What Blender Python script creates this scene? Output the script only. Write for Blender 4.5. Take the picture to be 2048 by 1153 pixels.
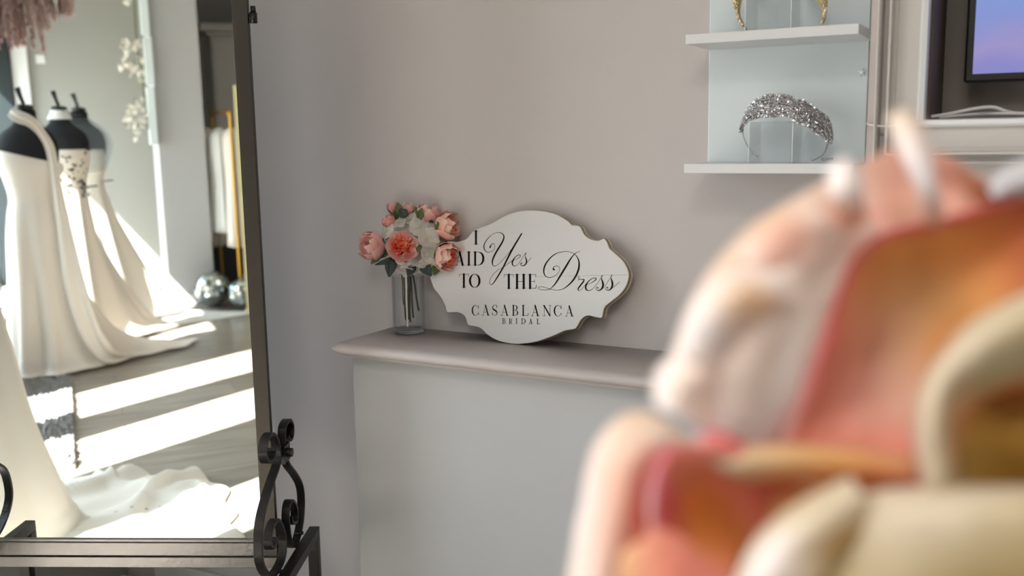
import bpy, math, random
from mathutils import Vector, Matrix, noise
PI = math.pi
S = bpy.context.scene
for o in list(bpy.data.objects): bpy.data.objects.remove(o)
COL = S.collection

# ---------------------------------------------------------------- camera
YAW, PITCH, ROLL = math.radians(28.75), math.radians(8.48), math.radians(0.785)
CAM = Vector((0, -2.16, 1.5))
fw = Vector((-math.sin(YAW)*math.cos(PITCH), math.cos(YAW)*math.cos(PITCH), -math.sin(PITCH)))
r0 = Vector((math.cos(YAW), math.sin(YAW), 0)); d0 = fw.cross(r0)
rr = r0*math.cos(ROLL) + d0*math.sin(ROLL); dd = -r0*math.sin(ROLL) + d0*math.cos(ROLL)
cd = bpy.data.cameras.new('camera'); cam = bpy.data.objects.new('camera', cd); COL.objects.link(cam)
cam.matrix_world = Matrix(((rr.x, -dd.x, -fw.x, CAM.x), (rr.y, -dd.y, -fw.y, CAM.y), (rr.z, -dd.z, -fw.z, CAM.z), (0, 0, 0, 1)))
cd.sensor_width = 36; cd.lens = 1966.6/2048*36; cd.clip_start = .02; cd.clip_end = 200
cd.dof.use_dof = True; cd.dof.focus_distance = 2.33; cd.dof.aperture_fstop = 2.5
S.camera = cam
# ---------------------------------------------------------------- light
S.view_settings.view_transform = 'Standard'; S.view_settings.look = 'None'
S.view_settings.gamma = 1; S.view_settings.use_curve_mapping = False
S.view_settings.exposure = 0.22
w = bpy.data.worlds.new('world'); S.world = w; w.use_nodes = True
nt = w.node_tree; bgn = nt.nodes['Background']
geo = nt.nodes.new('ShaderNodeTexCoord'); sep = nt.nodes.new('ShaderNodeSeparateXYZ'); cr = nt.nodes.new('ShaderNodeValToRGB')
nt.links.new(geo.outputs['Generated'], sep.inputs[0]); nt.links.new(sep.outputs[2], cr.inputs[0]); nt.links.new(cr.outputs[0], bgn.inputs[0])
cr.color_ramp.elements[0].position = 0.0; cr.color_ramp.elements[0].color = (.62, .60, .56, 1)
cr.color_ramp.elements[1].position = .35; cr.color_ramp.elements[1].color = (.72, .86, 1.0, 1)
bgn.inputs[1].default_value = 8.0
SUN = Vector((math.cos(math.radians(48))*.860, -math.cos(math.radians(48))*.510, -math.sin(math.radians(48))))
sd = bpy.data.lights.new('sun', 'SUN'); sd.energy = 72; sd.angle = math.radians(.6); sd.color = (1, .975, .96)
so = bpy.data.objects.new('sun', sd); COL.objects.link(so); so.rotation_euler = SUN.to_track_quat('-Z', 'Y').to_euler(); so.location = (-6, 0, 6)
S.cycles.max_bounces = 10; S.cycles.diffuse_bounces = 6; S.cycles.glossy_bounces = 6; S.cycles.transmission_bounces = 8
S.cycles.transparent_max_bounces = 16; S.cycles.sample_clamp_indirect = 6
S.cycles.caustics_reflective = False; S.cycles.caustics_refractive = False
S.cycles.use_denoising = True
WINS = [(-1.54, -0.95), (-2.90, -2.25), (-3.83, -3.18), (-5.62, -4.6), (-6.95, -5.68), (-8.5, -7.01)]
GX = -2.75
for a, b in WINS:
    ld = bpy.data.lights.new('window_portal', 'AREA'); ld.shape = 'RECTANGLE'; ld.size = 2.4; ld.size_y = b-a
    lo = bpy.data.objects.new('window_portal', ld); COL.objects.link(lo); lo.location = (GX-.06, (a+b)/2, 1.3)
    lo.rotation_euler = (0, -PI/2, 0); ld.cycles.is_portal = True
FILL_LAMPS = [((-.1, -2.75, 2.88), .7, 24), ((.6, -4.6, 2.88), 1.1, 8)]  # fill lamps added on the unseen ceiling to brighten room and roses
for p, sz, en in FILL_LAMPS:
    ld = bpy.data.lights.new('added_fill_lamp_light', 'AREA'); ld.size = sz; ld.energy = en; ld.color = (1, .93, .86)
    lo = bpy.data.objects.new('added_fill_lamp_light', ld); COL.objects.link(lo); lo.location = (p[0], p[1], p[2]-.03)

# ---------------------------------------------------------------- baked measurements (world metres)
SIGN_O = [-1.1011,-0.056,1.1719]
OUTLINE = [[-0.31,16.49],[3.83,16.03],[7.09,15.02],[9.91,13.43],[11.1,12.39],[13.09,11.95],[14.26,9.99],[15.83,8.85],[17.77,8.42],[19.32,8.83],[20.28,7.62],[20.85,6.35],[22.75,4.7],[24.63,2.71],[25.56,0.23],[24.98,-2.23],[23.46,-4.32],[21.18,-6.07],[19.45,-7.48],[18.86,-9.61],[18.28,-9.97],[16.93,-9.8],[14.98,-9.44],[13.41,-10.34],[12.22,-12.15],[11.42,-12.69],[9.03,-13.07],[5.8,-14.38],[1.7,-15.71],[-2.46,-16.32],[-5.42,-16.36],[-9.27,-15.67],[-12.3,-14.2],[-14.49,-12.51],[-17.59,-11.96],[-18.26,-11.39],[-18.93,-9.66],[-20.72,-8.71],[-23.44,-8.7],[-24.35,-8.43],[-24.81,-6.96],[-26.19,-4.62],[-28.04,-2.65],[-28.97,-0.68],[-29.44,0.89],[-29.2,2.4],[-28.0,4.0],[-26.2,5.8],[-25.0,7.6],[-24.4,9.2],[-23.5,9.7],[-20.9,9.5],[-18.5,10.1],[-17.1,11.4],[-16.02,12.31],[-14.47,12.82],[-10.97,13.81],[-7.51,15.35],[-4.1,16.31]]
YES = [[[-11.42,7.627,0.397],[-11.38,7.886,0.325],[-11.121,8.276,0.18],[-10.584,8.604,0.108],[-10.129,8.19,0.09],[-10.13,7.412,0.09],[-10.825,6.742,0.09],[-12.019,6.432,0.108],[-12.919,6.98,0.18],[-13.219,7.685,0.253],[-13.017,8.722,0.216],[-11.817,10.155,0.144],[-10.423,11.056,0.09],[-9.038,11.312,0.09],[-7.955,10.959,0.18],[-7.504,10.253,0.289],[-7.761,9.23,0.361],[-8.647,7.882,0.397],[-9.636,6.533,0.397],[-10.528,5.004,0.397],[-10.788,3.973,0.325],[-10.629,3.191,0.18],[-10.035,2.952,0.108],[-9.047,3.412,0.09],[-7.865,4.415,0.09],[-6.492,5.752,0.09],[-5.321,7.088,0.09]],[[-2.511,10.782,0.289],[-3.477,9.419,0.361],[-4.543,7.918,0.397],[-5.517,6.409,0.433],[-6.69,4.385,0.397],[-7.867,2.352,0.361],[-9.05,0.655,0.325],[-10.039,-0.707,0.253],[-10.833,-1.559,0.162],[-11.329,-1.586,0.108],[-11.588,-1.029,0.108],[-11.228,0.004,0.09],[-10.235,1.195,0.09],[-9.048,2.033,0.09],[-7.867,2.524,0.09],[-6.496,3.35,0.09],[-5.326,4.178,0.108]],[[-5.326,4.092,0.09],[-4.355,4.409,0.09],[-3.388,4.81,0.108],[-2.906,5.223,0.144],[-3.098,5.518,0.144],[-3.677,5.466,0.144],[-4.548,4.841,0.216],[-5.073,4.0,0.361],[-5.133,3.317,0.289],[-4.648,2.827,0.144],[-3.874,3.031,0.09],[-2.811,4.113,0.09],[-1.848,5.448,0.09],[-1.368,5.978,0.108]],[[-1.368,5.978,0.216],[-1.561,5.44,0.108],[-1.428,4.756,0.216],[-1.181,4.071,0.325],[-1.373,3.311,0.289],[-1.949,2.901,0.216],[-2.525,2.914,0.144],[-2.909,3.264,0.144],[-2.428,3.558,0.216]],[[-1.565,3.146,0.09],[-0.895,3.724,0.072],[0.061,4.75,0.072]]]
DRESS = [[[6.388,1.726,0.316],[6.113,1.79,0.347],[6.065,2.128,0.221],[6.472,2.484,0.126],[7.12,2.586,0.11],[7.684,2.164,0.095],[7.731,1.434,0.095],[7.196,0.716,0.095],[6.303,0.149,0.095],[5.327,-0.156,0.11],[4.348,-0.036,0.142],[3.694,0.564,0.237],[3.499,1.523,0.316],[3.781,2.693,0.347],[4.684,3.993,0.284],[5.991,5.13,0.221],[7.452,5.789,0.142],[9.385,6.008,0.095],[10.823,5.747,0.095],[11.935,5.106,0.142],[12.645,4.075,0.252],[12.878,2.914,0.379],[12.716,1.619,0.426],[12.078,0.187,0.41],[11.121,-1.098,0.347],[9.841,-2.238,0.252],[8.556,-2.977,0.142],[7.104,-3.265,0.095],[5.807,-3.09,0.095],[4.668,-2.827,0.095],[3.523,-2.446,0.095],[2.537,-2.359,0.095],[2.009,-2.573,0.095],[2.371,-2.946,0.095],[3.521,-3.18,0.095],[4.667,-3.076,0.11],[5.402,-2.763,0.142],[6.298,-1.97,0.252],[7.273,-0.744,0.347],[8.245,0.695,0.41],[9.535,2.559,0.41],[10.499,3.987,0.316],[11.458,5.12,0.189],[12.254,5.675,0.11],[13.204,5.907,0.063]],[[12.549,-1.048,0.095],[12.946,-0.622,0.079],[13.026,-0.263,0.079],[12.79,-0.042,0.079],[12.583,-0.327,0.095],[12.787,-0.692,0.095],[13.497,-0.776,0.126],[14.127,-0.786,0.221],[13.968,-1.287,0.316],[13.177,-2.211,0.316],[12.622,-2.925,0.284],[12.7,-3.358,0.158],[13.174,-3.292,0.079],[13.964,-2.582,0.063],[14.909,-1.517,0.063]],[[14.594,-2.087,0.079],[15.847,-1.675,0.095],[16.784,-1.188,0.158],[17.251,-0.767,0.221],[17.097,-0.507,0.158],[16.631,-0.47,0.126],[15.85,-0.815,0.158],[14.987,-1.59,0.252],[14.593,-2.374,0.379],[14.669,-3.094,0.316],[15.216,-3.43,0.158],[15.998,-3.253,0.095],[16.934,-2.478,0.079],[17.869,-1.348,0.079],[18.723,-0.222,0.079],[18.956,-0.012,0.079]],[[18.956,-0.012,0.079],[18.833,0.133,0.079],[18.647,-0.078,0.095],[18.614,-0.647,0.158],[18.873,-1.364,0.347],[19.025,-2.078,0.442],[18.791,-2.858,0.347],[18.171,-3.378,0.221],[17.474,-3.342,0.126],[17.212,-2.91,0.11],[17.554,-2.671,0.126],[17.786,-2.917,0.221]],[[18.635,-3.213,0.079],[19.408,-2.511,0.063],[20.334,-1.245,0.063],[21.18,-0.124,0.079],[21.334,0.086,0.079]],[[21.379,0.014,0.079],[21.227,0.187,0.079],[21.073,-0.051,0.095],[21.071,-0.618,0.158],[21.252,-1.26,0.347],[21.401,-2.041,0.442],[21.169,-2.817,0.347],[20.632,-3.35,0.221],[19.942,-3.342,0.126],[19.683,-2.941,0.11],[19.991,-2.66,0.126],[20.251,-2.919,0.221]],[[21.015,-3.17,0.079],[21.856,-2.543,0.063],[23.227,-1.46,0.079]]]
G1 = [['I',-16.284,8.623,1.497,3.391,-0.051]]
G2 = [['S',-23.859,3.503,1.872,3.418,-0.044],['A',-21.676,3.452,2.821,3.4,-0.067],['I',-18.323,3.373,1.427,3.383,-0.034],['D',-16.408,3.327,3.186,3.365,-0.075]]
G3 = [['T',-20.437,-2.213,2.704,3.389,-0.035],['O',-17.508,-2.303,3.218,3.421,-0.041],['T',-7.482,-2.637,2.67,3.459,-0.033],['H',-4.463,-2.674,3.079,3.437,-0.038],['E',-0.812,-2.72,2.279,3.415,-0.028]]
G4 = [['C',-16.742,-9.388,2.167,2.648,0.002],['A',-13.896,-9.298,2.362,2.545,0.001],['S',-10.914,-9.354,1.603,2.678,0.001],['A',-8.479,-9.338,2.346,2.562,0.002],['B',-5.231,-9.336,1.666,2.547,0.001],['L',-2.623,-9.363,1.89,2.562,0.001],['A',0.007,-9.432,2.348,2.59,0.002],['N',3.197,-9.429,2.319,2.546,0.002],['C',6.189,-9.511,2.136,2.643,0.002],['A',9.147,-9.507,2.31,2.487,0.003]]
G5 = [['B',-7.984,-11.395,0.893,1.331,0.004],['R',-6.104,-11.429,0.919,1.327,0.004],['I',-4.204,-11.348,0.424,1.294,0.002],['D',-2.707,-11.384,1.165,1.289,0.006],['A',-0.575,-11.431,1.011,1.283,0.005],['L',1.555,-11.421,0.907,1.278,0.004]]
SC_F = [[0.066,0.566],[0.078,0.555],[0.099,0.553],[0.115,0.567],[0.113,0.588],[0.09,0.603],[0.049,0.603],[0.01,0.567],[-0.007,0.522],[0.015,0.49],[0.062,0.482],[0.11,0.489],[0.156,0.518],[0.186,0.559],[0.187,0.605],[0.171,0.646],[0.128,0.679],[0.072,0.707],[0.018,0.73],[0.004,0.757],[0.019,0.794],[0.055,0.82],[0.1,0.819],[0.118,0.794],[0.103,0.768],[0.065,0.76],[0.048,0.774],[0.062,0.784]]
SC_R = [[-0.073,0.564],[-0.077,0.545],[-0.115,0.534],[-0.125,0.559],[-0.102,0.591],[-0.066,0.605],[-0.044,0.583],[-0.045,0.541],[-0.061,0.499],[-0.097,0.474],[-0.138,0.483],[-0.177,0.515],[-0.195,0.564],[-0.183,0.608],[-0.136,0.653],[-0.07,0.704],[-0.046,0.74],[-0.044,0.778],[-0.054,0.805],[-0.096,0.81],[-0.123,0.788],[-0.115,0.762],[-0.091,0.76],[-0.073,0.775]]
COLLAR = [[-0.034,0.768],[-0.086,0.714]]
T_UP = [[-0.5795,1.5131],[-0.576,1.5313],[-0.5693,1.5463],[-0.5634,1.5583],[-0.5544,1.5686],[-0.5453,1.5766],[-0.5347,1.5807],[-0.5257,1.5849],[-0.5107,1.5874],[-0.4987,1.5862],[-0.4882,1.5866],[-0.4718,1.5839],[-0.4635,1.5777],[-0.4611,1.571],[-0.4568,1.5743],[-0.4451,1.5734],[-0.4317,1.565],[-0.4169,1.5544],[-0.4021,1.5423],[-0.3945,1.529],[-0.3914,1.5129],[-0.3909,1.4983],[-0.3939,1.4881]]
T_LO = [[-0.5779,1.5131],[-0.5734,1.5206],[-0.5689,1.5266],[-0.562,1.5325],[-0.5552,1.5369],[-0.5445,1.539],[-0.5323,1.5421],[-0.5216,1.5425],[-0.5095,1.5419],[-0.4975,1.5419],[-0.4871,1.5444],[-0.4706,1.5395],[-0.463,1.5334],[-0.4555,1.5296],[-0.4466,1.525],[-0.4392,1.5233],[-0.4332,1.5181],[-0.4272,1.5136],[-0.4198,1.5076],[-0.4124,1.503],[-0.4064,1.4971],[-0.4011,1.4889],[-0.3975,1.4874]]
T_WL = [[-0.5734,1.5206],[-0.5745,1.513],[-0.5727,1.5023],[-0.5673,1.4901],[-0.5601,1.4793],[-0.5521,1.4701],[-0.5458,1.4647],[-0.5419,1.4624]]
T_WR = [[-0.4018,1.488],[-0.403,1.4806],[-0.4071,1.4716],[-0.4142,1.4635],[-0.4214,1.459],[-0.4272,1.456],[-0.4345,1.4535]]
T_BX = [[-0.5539,1.5351],[-0.465,1.5331],[-0.552,1.451],[-0.4627,1.4508]]
G_L = [[-0.6,1.7953],[-0.5974,1.7705],[-0.5905,1.7494],[-0.5816,1.7324],[-0.5728,1.7215]]
G_LI = [[-0.5786,1.7936],[-0.5846,1.7736],[-0.5863,1.7553],[-0.5817,1.7406],[-0.5696,1.7213]]
G_R = [[-0.4126,1.7801],[-0.4114,1.7565],[-0.4124,1.7428],[-0.4146,1.7311],[-0.4196,1.7219]]
G_RI = [[-0.4364,1.7821],[-0.4248,1.7614],[-0.4198,1.7473],[-0.4194,1.7334],[-0.4226,1.7221]]
G_BX = [[-0.5656,1.7803],[-0.4743,1.7732],[-0.449,1.7712]]
BLOOMS = [['open peony',[-1.4398,-0.1135,1.2403],0.041,[0.47,-0.854,0.226],1.0],['closed left',[-1.5354,-0.1201,1.2386],0.036,[-0.392,-0.897,0.205],0.0],['top',[-1.4192,-0.0191,1.3219],0.031,[0.184,-0.009,0.983],0.1],['right top',[-1.3444,-0.0295,1.291],0.036,[0.934,0.194,0.299],0.35],['right low',[-1.3242,-0.0723,1.2115],0.036,[0.943,-0.204,-0.262],0.45],['top back',[-1.4907,-0.0108,1.3303],0.019,[0.029,0.183,0.983],0.1]]
BUDS = [[[-1.5033,-0.0801,1.3022],0.0165,[-0.358,-0.419,0.834]],[[-1.5174,-0.0363,1.3341],0.016,[-0.309,-0.008,0.951]]]
FLORETS = [[[-1.3901,-0.0661,1.2568],[0.596,-0.687,0.415],0.03],[[-1.3797,-0.0719,1.2232],[0.673,-0.738,-0.051],0.028],[[-1.4216,-0.0613,1.2849],[0.363,-0.646,0.671],0.028],[[-1.4545,-0.0533,1.3028],[0.052,-0.449,0.892],0.024],[[-1.3912,-0.0722,1.1905],[0.58,-0.666,-0.469],0.026],[[-1.4218,-0.0843,1.184],[0.274,-0.715,-0.643],0.024],[[-1.3779,-0.0311,1.254],[0.946,-0.259,0.194],0.024],[[-1.498,-0.0932,1.2762],[-0.216,-0.836,0.504],0.022],[[-1.4709,-0.0751,1.2949],[0.028,-0.634,0.773],0.022],[[-1.4914,-0.0924,1.2596],[-0.068,-0.969,0.236],0.02],[[-1.441,-0.0907,1.1747],[0.11,-0.621,-0.776],0.022],[[-1.3968,-0.024,1.2891],[0.592,-0.232,0.771],0.024],[[-1.4698,-0.0936,1.1827],[-0.064,-0.716,-0.695],0.02],[[-1.4159,-0.0566,1.2265],[0.639,-0.756,0.142],0.03],[[-1.4397,-0.0631,1.2651],[0.439,-0.792,0.425],0.03],[[-1.3756,-0.0243,1.2183],[0.966,-0.225,-0.126],0.022]]
LEAVES = [[[-1.4768,-0.1045,1.2096],[-1.4701,-0.1316,1.1641],0.026,0],[[-1.4657,-0.087,1.2082],[-1.5152,-0.1286,1.1911],0.014,0],[[-1.4276,-0.0797,1.1961],[-1.4276,-0.1084,1.1634],0.022,0],[[-1.4118,-0.0711,1.1959],[-1.3763,-0.0799,1.1651],0.026,0],[[-1.4135,-0.0505,1.1869],[-1.3718,-0.0386,1.1901],0.016,0],[[-1.4582,-0.0656,1.3101],[-1.4731,-0.07,1.332],0.024,0],[[-1.4838,-0.0557,1.3152],[-1.4914,-0.0544,1.3474],0.018,1],[[-1.3742,-0.0516,1.1889],[-1.3697,-0.0759,1.1676],0.02,1],[[-1.4264,-0.0369,1.3087],[-1.4393,-0.051,1.3353],0.016,1],[[-1.4284,-0.0504,1.3032],[-1.4132,-0.0601,1.3325],0.018,1],[[-1.512,-0.0988,1.2204],[-1.5304,-0.1252,1.1926],0.016,1],[[-1.5012,-0.0805,1.2255],[-1.5225,-0.1072,1.2052],0.016,1],[[-1.4027,-0.0147,1.2947],[-1.381,0.0004,1.3136],0.016,0],[[-1.3814,-0.0151,1.2237],[-1.3747,-0.0385,1.2004],0.018,0],[[-1.41,-0.0884,1.2236],[-1.4033,-0.0816,1.2424],0.014,1],[[-1.4145,-0.0201,1.3013],[-1.3916,0.0045,1.3039],0.02,1],[[-1.4945,-0.0524,1.3017],[-1.5033,-0.0659,1.3181],0.02,1]]
STEMS = [[[-1.4613,-0.0685,1.1671],[-1.4441,-0.0933,1.0338],0.0035],[[-1.4544,-0.0648,1.167],[-1.4461,-0.0765,1.0374],0.003],[[-1.4476,-0.0611,1.1669],[-1.4229,-0.07,1.0684],0.0028],[[-1.4578,-0.0553,1.1656],[-1.4428,-0.0671,1.048],0.0028],[[-1.4738,-0.0641,1.1659],[-1.4625,-0.0732,1.0422],0.0025],[[-1.4684,-0.0787,1.164],[-1.4723,-0.0663,1.0803],0.0018],[[-1.4514,-0.0756,1.175],[-1.4471,-0.0816,1.0448],0.0025]]
RIBBON = [[-1.4496,-0.0854,1.1658],[-1.4434,-0.0955,1.0998],[-1.4381,-0.1021,1.0305]]
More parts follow.
